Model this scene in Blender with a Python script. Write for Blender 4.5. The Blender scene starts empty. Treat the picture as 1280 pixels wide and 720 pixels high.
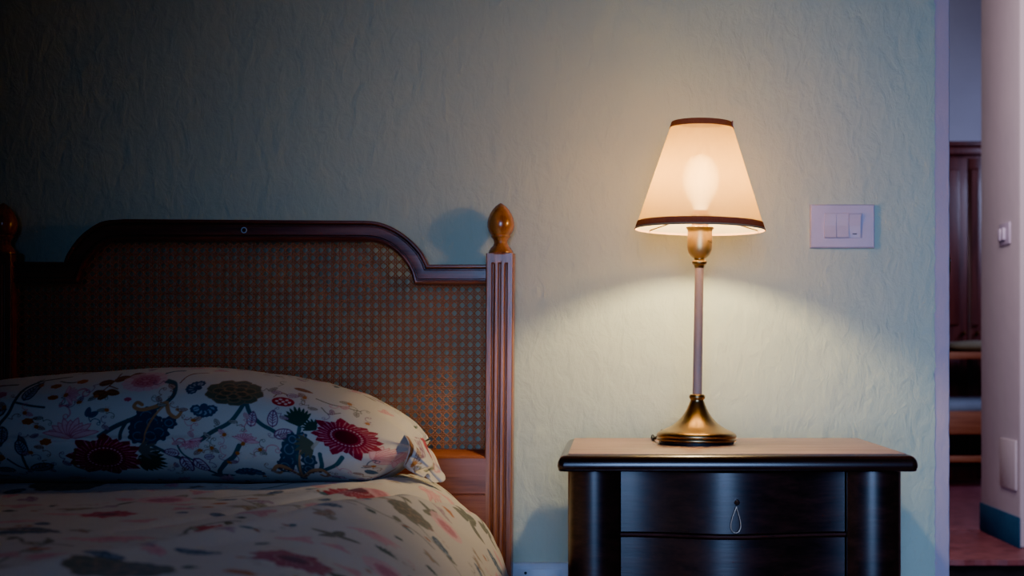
import bpy, bmesh, math, random
import numpy as np
from mathutils import Vector, Matrix, noise as mnoise

random.seed(7)
rng = np.random.default_rng(7)
PI = math.pi
scene = bpy.context.scene
COL = scene.collection

# ------------------------------------------------------------------ layout
# Room axes: X right, Y away from the camera, Z up, metres.  The camera stands
# at X=0, Y=0; the bedroom wall is the plane Y=2.65.
CAM_Z = 0.88
FPX = 1800.0
PX0, PY0 = 760.0, 447.0
WALL_Y = 2.65

def W(px, py, Y):
    return Vector(((px - PX0) / FPX * Y, Y, CAM_Z + (PY0 - py) / FPX * Y))
def WX(px, Y): return (px - PX0) / FPX * Y
def WZ(py, Y): return CAM_Z + (PY0 - py) / FPX * Y

# ------------------------------------------------------------------ helpers
def link(o, parent=None):
    COL.objects.link(o)
    if parent is not None:
        o.parent = parent
        o.matrix_parent_inverse = parent_inv(parent)
    return o

def parent_inv(p):
    m = p.matrix_basis.copy()
    q = p
    while q.parent is not None:
        m = q.parent.matrix_basis @ q.matrix_parent_inverse @ m if False else m
        q = q.parent
    return Matrix.Identity(4)

def obj(name, bm, mat=None, parent=None, origin=None, smooth=True, angle=35):
    """bmesh in WORLD coordinates -> one mesh object whose origin is `origin`."""
    me = bpy.data.meshes.new(name)
    bmesh.ops.recalc_face_normals(bm, faces=bm.faces[:])
    base = Vector(origin) if origin is not None else (worldpos(parent) if parent else None)
    if base is None:
        xs = [v.co for v in bm.verts]
        base = Vector((sum(v.x for v in xs) / len(xs), sum(v.y for v in xs) / len(xs), min(v.z for v in xs)))
    for v in bm.verts:
        v.co -= base
    for f in bm.faces:
        f.smooth = smooth
    bm.to_mesh(me); bm.free()
    if smooth:
        me.set_sharp_from_angle(angle=math.radians(angle))
    if mat: me.materials.append(mat)
    o = bpy.data.objects.new(name, me)
    COL.objects.link(o)
    if parent is not None:
        o.parent = parent
        o.location = base - worldpos(parent)
    else:
        o.location = base
    return o

def worldpos(o):
    p = Vector((0, 0, 0))
    while o is not None:
        p += o.location
        o = o.parent
    return p

def thing(name, label, cat, loc, group=None):
    o = bpy.data.objects.new(name, None)
    o.empty_display_size = 0.05
    COL.objects.link(o)
    o.location = loc
    o['label'] = label; o['category'] = cat
    if group: o['group'] = group
    return o

def tag(o, label=None, cat=None, group=None, kind=None):
    if label: o['label'] = label
    if cat: o['category'] = cat
    if group: o['group'] = group
    if kind: o['kind'] = kind
    return o

def add_box(bm, x0, x1, y0, y1, z0, z1, bev=0.0, seg=2):
    r = bmesh.ops.create_cube(bm, size=1.0)
    vs = r['verts']
    for v in vs:
        v.co = Vector((x0 + (v.co.x + .5) * (x1 - x0), y0 + (v.co.y + .5) * (y1 - y0), z0 + (v.co.z + .5) * (z1 - z0)))
    if bev > 0:
        es = list({e for v in vs for e in v.link_edges})
        bmesh.ops.bevel(bm, geom=es, offset=bev, segments=seg, profile=0.5, affect='EDGES')
    return bm

def lathe(bm, prof, cx, cy, seg=64, cap0=True, cap1=True):
    rings = []
    for r, z in prof:
        rings.append([bm.verts.new((cx + r * math.cos(2 * PI * k / seg), cy + r * math.sin(2 * PI * k / seg), z)) for k in range(seg)])
    for a, b in zip(rings, rings[1:]):
        for k in range(seg):
            bm.faces.new((a[k], a[(k + 1) % seg], b[(k + 1) % seg], b[k]))
    if cap0: bm.faces.new(rings[0][::-1])
    if cap1: bm.faces.new(rings[-1])
    return bm

def tube(bm, pts, r, seg=12, closed=False):
    pts = [Vector(p) for p in pts]
    n = len(pts)
    rings = []
    up = Vector((0, 0, 1))
    prev = None
    for i, p in enumerate(pts):
        if closed:
            t = pts[(i + 1) % n] - pts[i - 1]
        else:
            t = pts[min(i + 1, n - 1)] - pts[max(i - 1, 0)]
        t.normalize()
        a = prev if prev is not None else (Vector((0, 1, 0)) if abs(t.y) < .9 else up)
        a = (a - t * a.dot(t)).normalized()
        b = t.cross(a)
        prev = a
        rr = r[i] if isinstance(r, (list, tuple)) else r
        rings.append([bm.verts.new(p + rr * (math.cos(2 * PI * k / seg) * a + math.sin(2 * PI * k / seg) * b)) for k in range(seg)])
    m = n if closed else n - 1
    for i in range(m):
        A, B = rings[i], rings[(i + 1) % n]
        for k in range(seg):
            bm.faces.new((A[k], A[(k + 1) % seg], B[(k + 1) % seg], B[k]))
    if not closed:
        bm.faces.new(rings[0][::-1]); bm.faces.new(rings[-1])
    return bm

def grid_faces(bm, G, closed_u=False):
    nu = len(G); nv = len(G[0])
    for i in range(nu if closed_u else nu - 1):
        for j in range(nv - 1):
            bm.faces.new((G[i][j], G[(i + 1) % nu][j], G[(i + 1) % nu][j + 1], G[i][j + 1]))

def extrude_outline(bm, pts2, y0, y1, axis='Y'):
    """outline in (x,z) extruded along y, or in (x,y) extruded along z."""
    def mk(p, t):
        return bm.verts.new((p[0], t, p[1]) if axis == 'Y' else (p[0], p[1], t))
    a = [mk(p, y0) for p in pts2]; b = [mk(p, y1) for p in pts2]
    n = len(a)
    for i in range(n):
        bm.faces.new((a[i], a[(i + 1) % n], b[(i + 1) % n], b[i]))
    bm.faces.new(a); bm.faces.new(b[::-1])

# ------------------------------------------------------------------ materials
class NT:
    def __init__(self, name):
        self.m = bpy.data.materials.new(name); self.m.use_nodes = True
        self.t = self.m.node_tree; self.n = self.t.nodes
        self.bsdf = self.n['Principled BSDF']; self.out = self.n['Material Output']
    def new(self, t, **kw):
        nd = self.n.new(t)
        for k, v in kw.items():
            if k in nd.inputs: nd.inputs[k].default_value = v
            else: setattr(nd, k, v)
        return nd
    def ln(self, a, b): self.t.links.new(a, b)
    def P(self, **kw):
        for k, v in kw.items():
            k = k.replace('_', ' ')
            self.bsdf.inputs[k].default_value = v
    def coords(self, scale=(1, 1, 1)):
        tc = self.new('ShaderNodeTexCoord'); mp = self.new('ShaderNodeMapping')
        mp.inputs['Scale'].default_value = scale
        self.ln(tc.outputs['Object'], mp.inputs['Vector'])
        return mp.outputs['Vector']
    def noise(self, vec, scale, detail=6, rough=.55, dist=0.0):
        nd = self.new('ShaderNodeTexNoise'); nd.inputs['Scale'].default_value = scale
        nd.inputs['Detail'].default_value = detail; nd.inputs['Roughness'].default_value = rough
        nd.inputs['Distortion'].default_value = dist
        self.ln(vec, nd.inputs['Vector']); return nd.outputs['Fac']
    def ramp(self, fac, stops):
        r = self.new('ShaderNodeValToRGB')
        el = r.color_ramp.elements
        while len(el) < len(stops): el.new(.5)
        for e, (p, c) in zip(el, stops):
            e.position = p; e.color = (*c, 1)
        self.ln(fac, r.inputs['Fac']); return r.outputs['Color']
    def math(self, op, a, b):
        nd = self.new('ShaderNodeMath', operation=op)
        for i, x in enumerate((a, b)):
            if isinstance(x, (int, float)): nd.inputs[i].default_value = x
            else: self.ln(x, nd.inputs[i])
        return nd.outputs[0]
    def bump(self, h, strength=.3, dist=.01):
        b = self.new('ShaderNodeBump'); b.inputs['Strength'].default_value = strength
        b.inputs['Distance'].default_value = dist
        self.ln(h, b.inputs['Height']); self.ln(b.outputs['Normal'], self.bsdf.inputs['Normal'])
        return b

def mat_plain(name, col, rough=.5, metal=0.0, coat=0.0, bump=None, spec=.5, var=.06):
    t = NT(name); t.P(Roughness=rough, Metallic=metal)
    t.bsdf.inputs['Coat Weight'].default_value = coat
    t.bsdf.inputs['Specular IOR Level'].default_value = spec
    v = t.coords()
    f = t.noise(v, 18, 4)
    lo = tuple(c * (1 - var) for c in col); hi = tuple(min(1, c * (1 + var)) for c in col)
    t.ln(t.ramp(f, [(.35, lo), (.65, hi)]), t.bsdf.inputs['Base Color'])
    if bump: t.bump(t.noise(v, bump[0], 4), bump[1], bump[2])
    return t.m

def mat_plaster(name, col, strength=.7, col2=None, coarse=26):
    t = NT(name); t.P(Roughness=.86); t.bsdf.inputs['Specular IOR Level'].default_value = .25
    v = t.coords()
    big = t.noise(v, 3.2, 5)
    c2 = col2 or tuple(c * .9 for c in col)
    t.ln(t.ramp(big, [(.3, c2), (.7, col)]), t.bsdf.inputs['Base Color'])
    # brush-dragged lumps running steeply down to the right + sandy grain
    vr = t.new('ShaderNodeMapping'); vr.inputs['Rotation'].default_value = (0, math.radians(24), 0)
    vr.inputs['Scale'].default_value = (1.5, 1, .8)
    t.ln(v, vr.inputs['Vector'])
    a = t.noise(vr.outputs['Vector'], coarse, 5, .55, .6)
    vo = t.new('ShaderNodeTexVoronoi'); vo.inputs['Scale'].default_value = 55; vo.feature = 'SMOOTH_F1'
    t.ln(vr.outputs['Vector'], vo.inputs['Vector'])
    b = t.noise(v, 190, 4, .6)
    c = t.noise(v, 9, 3, .5, .4)
    h = t.math('ADD', t.math('MULTIPLY', a, .75), t.math('MULTIPLY', b, .10))
    h = t.math('ADD', h, t.math('MULTIPLY', vo.outputs['Distance'], .12))
    h = t.math('ADD', h, t.math('MULTIPLY', c, .9))
    t.bump(h, strength, .006)
    return t.m

def mat_wood(name, c_dark, c_mid, c_light, rough=.35, grain_axis='Z', coat=.3, scale=1.0, bump=.12, spec=.5, ringdist=3.0, coatr=.15):
    t = NT(name); t.P(Roughness=rough)
    t.bsdf.inputs['Coat Weight'].default_value = coat
    t.bsdf.inputs['Coat Roughness'].default_value = coatr
    t.bsdf.inputs['Specular IOR Level'].default_value = spec
    s = {'Z': (1, 1, .06), 'X': (.06, 1, 1), 'Y': (1, .06, 1)}[grain_axis]
    v = t.coords(tuple(x * scale for x in s))
    a = t.noise(v, 60, 6, .6, ringdist * .1)
    b = t.noise(v, 260, 4, .6)
    f = t.math('ADD', t.math('MULTIPLY', a, .7), t.math('MULTIPLY', b, .3))
    t.ln(t.ramp(f, [(.36, c_dark), (.5, c_mid), (.64, c_light)]), t.bsdf.inputs['Base Color'])
    t.bump(f, bump, .002)
    return t.m

M = {}
M['wall'] = mat_plaster('sage_cream_plaster', (.60, .67, .52), .85, (.55, .62, .49))
M['hallwall'] = mat_plaster('lilac_white_plaster', (.60, .52, .54), .25, (.55, .48, .51))
M['farwall'] = mat_plaster('pale_blue_plaster', (.42, .45, .55), .2)
M['bluebase'] = mat_plaster('blue_painted_skirting', (.03, .105, .18), .5, (.022, .075, .14))
M['trim'] = mat_plaster('lilac_door_frame_paint', (.60, .46, .54), .35, (.55, .42, .50))
M['ceiling'] = mat_plaster('ceiling_plaster', (.5, .5, .46), .2)
M['tile'] = mat_plain('terracotta_floor', (.19, .065, .068), .45, bump=(14, .2, .01), var=.25)
M['darkriser'] = mat_plain('dark_step_riser', (.006, .006, .006), .8)
M['postwood'] = mat_wood('oak_post_wood', (.12, .036, .013), (.30, .10, .038), (.42, .16, .07), .36, 'Z', .35, bump=.35)
M['railwood'] = mat_wood('mahogany_rail_wood', (.07, .018, .009), (.17, .046, .022), (.25, .078, .04), .32, 'X', .45, bump=.3)
M['finial'] = mat_wood('finial_wood', (.20, .062, .014), (.38, .13, .032), (.50, .19, .05), .22, 'Z', .6, bump=.08)
M['boardwood'] = mat_wood('board_wood', (.13, .034, .014), (.26, .072, .029), (.33, .10, .045), .34, 'X', .35, bump=.15)
M['cane'] = mat_plain('woven_cane', (.44, .165, .070), .36, var=.10, coat=.3)
M['stand'] = mat_wood('dark_mahogany', (.016, .005, .003), (.036, .011, .007), (.058, .018, .011), .33, 'X', .32, bump=.10, spec=.5, coatr=.2)
M['standtop'] = mat_wood('mahogany_top_reflection_tint', (.24, .12, .09), (.42, .235, .18), (.52, .31, .24), .45, 'X', .5, bump=.05, coatr=.25)  # mahogany lightened to paint in the bright wall's reflection on the top
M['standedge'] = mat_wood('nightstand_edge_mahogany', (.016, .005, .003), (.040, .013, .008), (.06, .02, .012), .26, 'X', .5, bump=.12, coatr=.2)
M['bead'] = mat_wood('drawer_bead', (.05, .018, .012), (.085, .03, .02), (.11, .04, .028), .35, 'X', .4)
M['brass'] = mat_plain('antique_brass', (.40, .265, .12), .31, 1.0, var=.10)
M['brassdark'] = mat_plain('dark_brass', (.20, .12, .045), .33, 1.0)
M['pewter'] = mat_plain('aged_metal', (.46, .33, .25), .34, .9)
M['black'] = mat_plain('black_plastic', (.008, .008, .009), .5)
M['ink'] = mat_plain('ink_print', (.02, .008, .006), .6)
M['brassmatte'] = mat_plain('satin_brass', (.62, .40, .15), .40, .92)
M['column'] = mat_plain('taupe_column_paint', (.44, .30, .25), .5)
M['switch'] = mat_plain('lilac_white_plastic', (.55, .46, .58), .38)
M['switch2'] = mat_plain('rocker_plastic', (.60, .51, .63), .34)
M['socket'] = mat_plain('socket_plastic', (.62, .68, .78), .38)
M['steel'] = mat_plain('screw_steel', (.50, .62, .75), .35, .7)
M['trimband'] = mat_plain('plum_ribbon', (.26, .09, .08), .75, bump=(300, .3, .002))
M['tanedge'] = mat_plain('tan_shade_edge', (.50, .28, .14), .7)
M['darkwood'] = mat_wood('wardrobe_wood', (.035, .009, .007), (.085, .022, .015), (.12, .034, .022), .4, 'Z', .3, scale=.4)
M['plank'] = mat_wood('bench_plank', (.22, .08, .04), (.34, .13, .065), (.42, .18, .09), .45, 'X', .1, scale=.5)
M['cush1'] = mat_plain('olive_cushion', (.16, .14, .08), .85)
M['cush2'] = mat_plain('blue_cushion', (.20, .27, .38), .85)
M['mattress'] = mat_plain('mattress_ticking', (.6, .58, .52), .8)

def mat_fabric(name):
    t = NT(name); t.P(Roughness=.82); t.bsdf.inputs['Specular IOR Level'].default_value = .2
    t.bsdf.inputs['Sheen Weight'].default_value = .12
    at = t.new('ShaderNodeAttribute'); at.attribute_name = 'print'
    v = t.coords()
    f = t.noise(v, 900, 2, .5)
    mx = t.new('ShaderNodeMix'); mx.data_type = 'RGBA'; mx.blend_type = 'MULTIPLY'
    mx.inputs[0].default_value = .18
    t.ln(at.outputs['Color'], mx.inputs[6])
    t.ln(t.ramp(f, [(.3, (.6, .6, .6)), (.7, (1, 1, 1))]), mx.inputs[7])
    t.ln(mx.outputs[2], t.bsdf.inputs['Base Color'])
    t.bump(f, .10, .001)
    return t.m
M['print'] = mat_fabric('floral_chintz')

def mat_shade():
    t = NT('lampshade_fabric')
    for n_ in list(t.n):
        if n_ != t.out: t.n.remove(n_)
    tc = t.new('ShaderNodeTexCoord'); mp = t.new('ShaderNodeMapping')
    mp.inputs['Rotation'].default_value = (0, math.radians(35), 0)
    mp.inputs['Scale'].default_value = (1, 1, .12)
    t.ln(tc.outputs['Object'], mp.inputs['Vector'])
    f = t.noise(mp.outputs['Vector'], 220, 3, .6)
    col = t.ramp(f, [(.25, (.105, .050, .004)), (.75, (.15, .077, .007))])
    tr = t.new('ShaderNodeBsdfTranslucent'); df = t.new('ShaderNodeBsdfDiffuse')
    t.ln(col, tr.inputs['Color']); df.inputs['Color'].default_value = (.82, .69, .46, 1)
    tp = t.new('ShaderNodeBsdfTransparent'); tp.inputs['Color'].default_value = (1.0, .76, .46, 1)
    m1 = t.new('ShaderNodeMixShader'); m1.inputs[0].default_value = .40
    t.ln(tr.outputs[0], m1.inputs[1]); t.ln(df.outputs[0], m1.inputs[2])
    m2 = t.new('ShaderNodeMixShader'); m2.inputs[0].default_value = SHADE_T
    t.ln(m1.outputs[0], m2.inputs[1]); t.ln(tp.outputs[0], m2.inputs[2])
    t.ln(m2.outputs[0], t.out.inputs['Surface'])
    return t.m
SHADE_T = .13
M['shade'] = mat_shade()

def mat_band():
    t = NT('plum_ribbon_backlit')
    for n_ in list(t.n):
        if n_ != t.out: t.n.remove(n_)
    tr = t.new('ShaderNodeBsdfTranslucent'); df = t.new('ShaderNodeBsdfDiffuse')
    tr.inputs['Color'].default_value = (.045, .024, .026, 1)
    f = t.noise(t.coords((1, 1, 4)), 260, 3, .6)
    t.ln(t.ramp(f, [(.3, (.20, .075, .07)), (.7, (.28, .11, .10))]), df.inputs['Color'])
    m = t.new('ShaderNodeMixShader'); m.inputs[0].default_value = .45
    t.ln(tr.outputs[0], m.inputs[1]); t.ln(df.outputs[0], m.inputs[2]); t.ln(m.outputs[0], t.out.inputs['Surface'])
    return t.m
M['band'] = mat_band()
def mat_bulb():
    t = NT('frosted_bulb')
    for n_ in list(t.n):
        if n_ != t.out: t.n.remove(n_)
    tp = t.new('ShaderNodeBsdfTransparent')
    em = t.new('ShaderNodeEmission'); em.inputs['Color'].default_value = (1, .80, .5, 1); lw = t.new('ShaderNodeLayerWeight'); lw.inputs['Blend'].default_value = .5
    fc = t.math('SUBTRACT', 1.0, lw.outputs['Facing']); t.ln(t.math('MULTIPLY', t.math('POWER', fc, 1.6), 13.0), em.inputs['Strength'])
    ad = t.new('ShaderNodeAddShader')
    t.ln(tp.outputs[0], ad.inputs[0]); t.ln(em.outputs[0], ad.inputs[1]); t.ln(ad.outputs[0], t.out.inputs['Surface'])
    return t.m
M['bulb'] = mat_bulb()

# ------------------------------------------------------------------ painted cloth print (colour attribute, computed here)
CREAM = (.60, .575, .535)
CR = (.30, .018, .045); RED = (.42, .03, .035); PINK = (.55, .20, .24); LPINK = (.70, .42, .45)
TEAL = (.065, .13, .135); OLIVE = (.13, .135, .085); BLUE = (.055, .10, .15); TAN = (.44, .24, .11); BROWN = (.22, .09, .03)
PURP = (.20, .07, .14); ORANGE = (.45, .17, .04); GREEN = (.05, .09, .06)

class Canvas:
    def __init__(s, x0, x1, y0, y1, k):
        s.x0, s.y0, s.k = x0, y0, k
        s.w = int((x1 - x0) * k); s.h = int((y1 - y0) * k)
        s.a = np.empty((s.h, s.w, 3), np.float32); s.a[:] = CREAM
    def _bb(s, P, pad):
        x0 = max(0, int((P[:, 0].min() - pad - s.x0) * s.k)); x1 = min(s.w, int((P[:, 0].max() + pad - s.x0) * s.k) + 2)
        y0 = max(0, int((P[:, 1].min() - pad - s.y0) * s.k)); y1 = min(s.h, int((P[:, 1].max() + pad - s.y0) * s.k) + 2)
        if x1 <= x0 or y1 <= y0: return None
        X, Y = np.meshgrid((np.arange(x0, x1) + .5) / s.k + s.x0, (np.arange(y0, y1) + .5) / s.k + s.y0)
        return x0, x1, y0, y1, X, Y
    def poly(s, P, c, al=1.0):
        P = np.asarray(P, float); b = s._bb(P, 0)
        if b is None: return
        x0, x1, y0, y1, X, Y = b
        ins = np.zeros(X.shape, bool)
        n = len(P)
        for i in range(n):
            ax, ay = P[i]; bx, by = P[(i + 1) % n]
            if ay == by: continue
            cnd = (ay > Y) != (by > Y)
            ins ^= cnd & (X < (bx - ax) * (Y - ay) / (by - ay) + ax)
        R = s.a[y0:y1, x0:x1]
        R[ins] = R[ins] * (1 - al) + np.array(c, np.float32) * al
    def stroke(s, P, w, c, al=1.0, w2=None):
        P = np.asarray(P, float)
        w2 = w if w2 is None else w2
        b = s._bb(P, max(w, w2))
        if b is None: return
        x0, x1, y0, y1, X, Y = b
        n = len(P) - 1
        A = np.zeros(X.shape)
        for i in range(n):
            ax, ay = P[i]; dx, dy = P[i + 1] - P[i]
            L = dx * dx + dy * dy + 1e-12
            t = np.clip(((X - ax) * dx + (Y - ay) * dy) / L, 0, 1)
            d = np.hypot(X - ax - t * dx, Y - ay - t * dy)
            ww = (w + (w2 - w) * (i + t) / n) / 2
            A = np.maximum(A, np.clip((ww - d) * s.k + .5, 0, 1))
        A = (A * al)[..., None]
        R = s.a[y0:y1, x0:x1]
        R[:] = R * (1 - A) + np.array(c, np.float32) * A
    def sample(s, X, Y):
        fx = np.clip((X - s.x0) * s.k - .5, 0, s.w - 1.001); fy = np.clip((Y - s.y0) * s.k - .5, 0, s.h - 1.001)
        ix = fx.astype(int); iy = fy.astype(int); tx = (fx - ix)[..., None]; ty = (fy - iy)[..., None]
        a = s.a
        return (a[iy, ix] * (1 - tx) + a[iy, ix + 1] * tx) * (1 - ty) + (a[iy + 1, ix] * (1 - tx) + a[iy + 1, ix + 1] * tx) * ty

def spline(P, n=10):
    P = [np.array(p, float) for p in P]
    P = [2 * P[0] - P[1]] + P + [2 * P[-1] - P[-2]]
    out = []
    for i in range(1, len(P) - 2):
        for k in range(n):
            t = k / n
            out.append(.5 * ((2 * P[i]) + (-P[i - 1] + P[i + 1]) * t + (2 * P[i - 1] - 5 * P[i] + 4 * P[i + 1] - P[i + 2]) * t * t + (-P[i - 1] + 3 * P[i] - 3 * P[i + 1] + P[i + 2]) * t ** 3))
    out.append(P[-2])
    return np.array(out)

class Brush:
    """motifs in local units, placed at (cx,cy) with scale (sx,sy) and rotation."""
    def __init__(s, cv, cx, cy, sx, sy=None, rot=0.0):
        s.cv, s.cx, s.cy, s.sx, s.sy = cv, cx, cy, sx, sy or sx
        s.c, s.s = math.cos(rot), math.sin(rot)
        s.u = math.sqrt(abs(s.sx * s.sy))
    def T(s, P):
        P = np.asarray(P, float)
        x = P[:, 0] * s.c - P[:, 1] * s.s; y = P[:, 0] * s.s + P[:, 1] * s.c
        return np.stack([x * s.sx + s.cx, y * s.sy + s.cy], 1)
    def poly(s, P, c, al=1): s.cv.poly(s.T(P), c, al)
    def line(s, P, w, c, al=1, w2=None): s.cv.stroke(s.T(P), w * s.u, c, al, None if w2 is None else w2 * s.u)
    def curve(s, P, w, c, al=1, w2=None): s.line(spline(P, 8), w, c, al, w2)

def ell(cx, cy, rx, ry, n=28, f=None):
    t = np.linspace(0, 2 * PI, n, endpoint=False)
    r = 1 + (f(t) if f else 0)
    return np.stack([cx + rx * r * np.cos(t), cy + ry * r * np.sin(t)], 1)

def petal(cx, cy, ang, L, w, tip=1.0, bend=0.0, n=9):
    t = np.linspace(0, 1, n)
    prof = np.sin(PI * t ** .8) ** (.8 * tip) * w
    x = t * L; yb = bend * np.sin(PI * t / 2) * L
    P = np.concatenate([np.stack([x, yb + prof], 1), np.stack([x, yb - prof], 1)[::-1]])
    c, s_ = math.cos(ang), math.sin(ang)
    return np.stack([cx + P[:, 0] * c - P[:, 1] * s_, cy + P[:, 0] * s_ + P[:, 1] * c], 1)

def dahlia(b, col=CR, col2=PINK):
    for k in range(17):
        a = 2 * PI * k / 17 + .1; L = 1.0 + .14 * math.sin(k * 2.7)
        b.poly(petal(0, 0, a, L, .26, .8, .08), col)
    b.poly(ell(0, 0, .82, .82), col)
    for k in range(34):
        a = 2 * PI * k / 34; b.line([(math.cos(a) * .56, math.sin(a) * .56), (math.cos(a + .1) * .80, math.sin(a + .1) * .80)], .028, col2, .75)
    for k in range(17):
        a = 2 * PI * k / 17 + .28
        b.line([(math.cos(a) * .7, math.sin(a) * .7), (math.cos(a + .05) * .95, math.sin(a + .05) * .95)], .03, LPINK, .55)
    b.poly(ell(0, 0, .50, .50), tuple(c * .85 for c in col))
    for k in range(26):
        a = 2 * PI * k / 26; b.poly(ell(math.cos(a) * .44, math.sin(a) * .44, .034, .034, 8), LPINK, .8)
    b.poly(ell(0, 0, .33, .33), tuple(c * .45 for c in col))

def carnation(b, c1=PINK, c2=LPINK):
    b.poly(ell(0, 0, 1, 1, 60, lambda t: .10 * np.abs(np.sin(t * 7)) - .02), c2, .75)
    for k in range(14):
        a = 2 * PI * k / 14; b.line([(math.cos(a) * .55, math.sin(a) * .55), (math.cos(a) * .98, math.sin(a) * .98)], .04, PINK, .6)
    b.poly(ell(.05, -.05, .62, .62, 50, lambda t: .12 * np.abs(np.sin(t * 5))), c1, .85)
    for k in range(9):
        a = 2 * PI * k / 9; b.line(ell(.05 + .33 * math.cos(a), -.05 + .3 * math.sin(a), .16, .13, 9), .045, (.40, .07, .10), .75)

def lotus(b, c1=PINK, c2=LPINK, n=9):
    for k in range(n):
        a = -PI / 2 + (k - (n - 1) / 2) * 2.6 / n
        P = petal(0, .4, a, 1.1 + .15 * math.sin(k * 3), .19, .8, .1 * (k - n / 2) / n)
        b.poly(P, c2, .8); b.line(np.vstack([P, P[:1]]), .05, c1, .95)
        b.line([(0, .4), (math.cos(a) * .8, .4 + math.sin(a) * .8)], .03, c1, .8)
    for sgn in (-1, 1):
        P = petal(0, .5, -PI / 2 + sgn * 1.5, 1.35, .16, .8, -.2 * sgn)
        b.poly(P, LPINK, .9); b.line(np.vstack([P, P[:1]]), .05, c1, .9)

def peony(b, c1=OLIVE, c2=TAN):
    for k in range(9):
        a = 2 * PI * k / 9
        b.poly(ell(.68 * math.cos(a), .62 * math.sin(a), .36, .38, 30, lambda t: .07 * np.sin(t * 7)), c1)
        b.line(ell(.68 * math.cos(a), .62 * math.sin(a), .35, .36, 30), .03, c2, .45)
    b.poly(ell(0, 0, .72, .72), c1)
    for r, n in ((.55, 7), (.30, 5)):
        for k in range(n):
            a = 2 * PI * k / n + r
            b.line(ell(r * math.cos(a), r * math.sin(a), .22, .2, 20), .035, c2, .55)
            b.poly(ell(r * math.cos(a), r * math.sin(a), .16, .14, 16), tuple(c * .72 for c in c1), .7)

def stripe_leaf(b, c=PURP, fill=(.62, .56, .60)):
    P = petal(0, 0, 0, 1, .27, .75)
    b.poly(P, fill, .9); b.line(np.vstack([P, P[:1]]), .07, c, .95)
    b.line([(0, 0), (.95, 0)], .05, c)
    for t in (.2, .35, .5, .65):
        for sgn in (-1, 1): b.line([(t, 0), (t + .14, sgn * .17)], .055, c, .9)

def leaf(b, c=TEAL, vein=None):
    b.poly(petal(0, 0, 0, 1, .24, .8, .06), c)
    b.line([(0, 0), (.9, .05)], .03, vein or tuple(min(1, x * 3) for x in c), .5)

def spiky(b, c=GREEN, n=7):
    for k in range(n):
        t = k / (n - 1)
        a = -.9 + 1.8 * t
        b.poly(petal(0, 0, a, 1.0 - .35 * abs(t - .5), .10, .7, .05), c)
    b.poly(ell(.25, 0, .3, .26), c)

def scallop(b, c=BLUE, c2=(.35, .42, .46), n=5):
    for k in range(n):
        a = -PI / 2 + (k - (n - 1) / 2) * 2.9 / n
        x, y = .55 * math.cos(a), .55 * math.sin(a)
        b.poly(ell(x, y, .36, .36, 30, lambda t: .10 * np.sin(t * 8)), c)
        b.poly(ell(x * .95, y * .95, .20, .20, 16), c2, .6)
        b.line([(0, 0), (x * 1.3, y * 1.3)], .05, c, .9)
    b.poly(ell(0, 0, .25, .25), c)

def berry(b, c=ORANGE, c2=LPINK):
    for k in range(9):
        a = 2 * PI * k / 9; b.line([(0, 0), (math.cos(a) * 1.1, math.sin(a) * 1.1)], .06, c2, .8)
    b.poly(ell(0, 0, .62, .5, 30, lambda t: .08 * np.sin(t * 6)), c)

def tendril(b, c=PINK, w=.06):
    t = np.linspace(0, 1, 24)
    x = t * 1.0 + .12 * np.sin(t * 9); y = .28 * np.sin(t * 6.3) * (1 - .4 * t)
    b.line(np.stack([x, y], 1), w, c, .85)
    b.line(ell(1.0, .10, .13, .13, 14), w * .8, c, .8)

def acanthus(b):
    # trunk upwards (-y), scalloped dark leaves either side, tan curls at the foot
    b.curve([(0, 1.0), (.02, .4), (-.05, -.2), (.05, -1.0)], .22, TEAL, 1, .12)
    for (x, y, r) in ((-.35, .05, .30), (-.50, .30, .28), (-.30, -.30, .28), (-.18, -.60, .22), (.25, -.35, .24), (.35, -.05, .26), (.30, .30, .22), (.15, -.7, .18)):
        b.poly(ell(x, y, r, r * .95, 40, lambda t: .12 * np.sin(t * 7)), (.05, .09, .12))
        b.line(ell(x, y, r * .55, r * .5, 16), .04, (.22, .26, .30), .7)
    b.curve([(.02, .9), (0, .3), (.1, -.4), (.2, -.8)], .09, TAN, .9, .04)
    for sgn in (-1, 1):
        b.curve([(.03, .85), (sgn * .35, .40), (sgn * .72, .28), (sgn * .92, .50), (sgn * .78, .66), (sgn * .66, .54)], .15, TAN, 1, .10)
        b.curve([(.03, .85), (sgn * .33, .46), (sgn * .70, .36)], .045, BROWN, .9)
        for k in range(5):
            b.poly(ell(sgn * (.18 + .1 * k), .62 - .055 * k, .025, .03, 8), (.6, .5, .4), .9)

# ------------------------------------------------------------------ SETTING
def struct(o):
    o['kind'] = 'structure'
    return o

DOOR_L = WX(1169.5, WALL_Y)   # right edge of the plaster
DOOR_R = 1.44
bm = bmesh.new()
# left stretch of wall: front face a fine strip at the ragged plaster edge
zs = [i * .008 for i in range(0, 413)]
def rag(z):
    v = .0022 * mnoise.noise(Vector((3.1, 0, z * 55))) + .0018 * mnoise.noise(Vector((7.7, 0, z * 140)))
    return v
fr = []; ed = []; inn = []; bk = []
for z in zs:
    fr.append(bm.verts.new((-2.6, WALL_Y, z)))
    inn.append(bm.verts.new((DOOR_L - .012, WALL_Y, z)))
    ed.append(bm.verts.new((DOOR_L - .001 + rag(z), WALL_Y + .0015, z)))
    bk.append(bm.verts.new((DOOR_L - .001 + rag(z), WALL_Y + .012, z)))
for i in range(len(zs) - 1):
    for A, B in ((fr, inn), (inn, ed), (ed, bk)):
        bm.faces.new((A[i], B[i], B[i + 1], A[i + 1]))
add_box(bm, -2.6, DOOR_L - .003, WALL_Y + .004, WALL_Y + .16, 0, 3.3)
add_box(bm, DOOR_L - .003, DOOR_R, WALL_Y, WALL_Y + .16, 2.12, 3.3)
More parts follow.
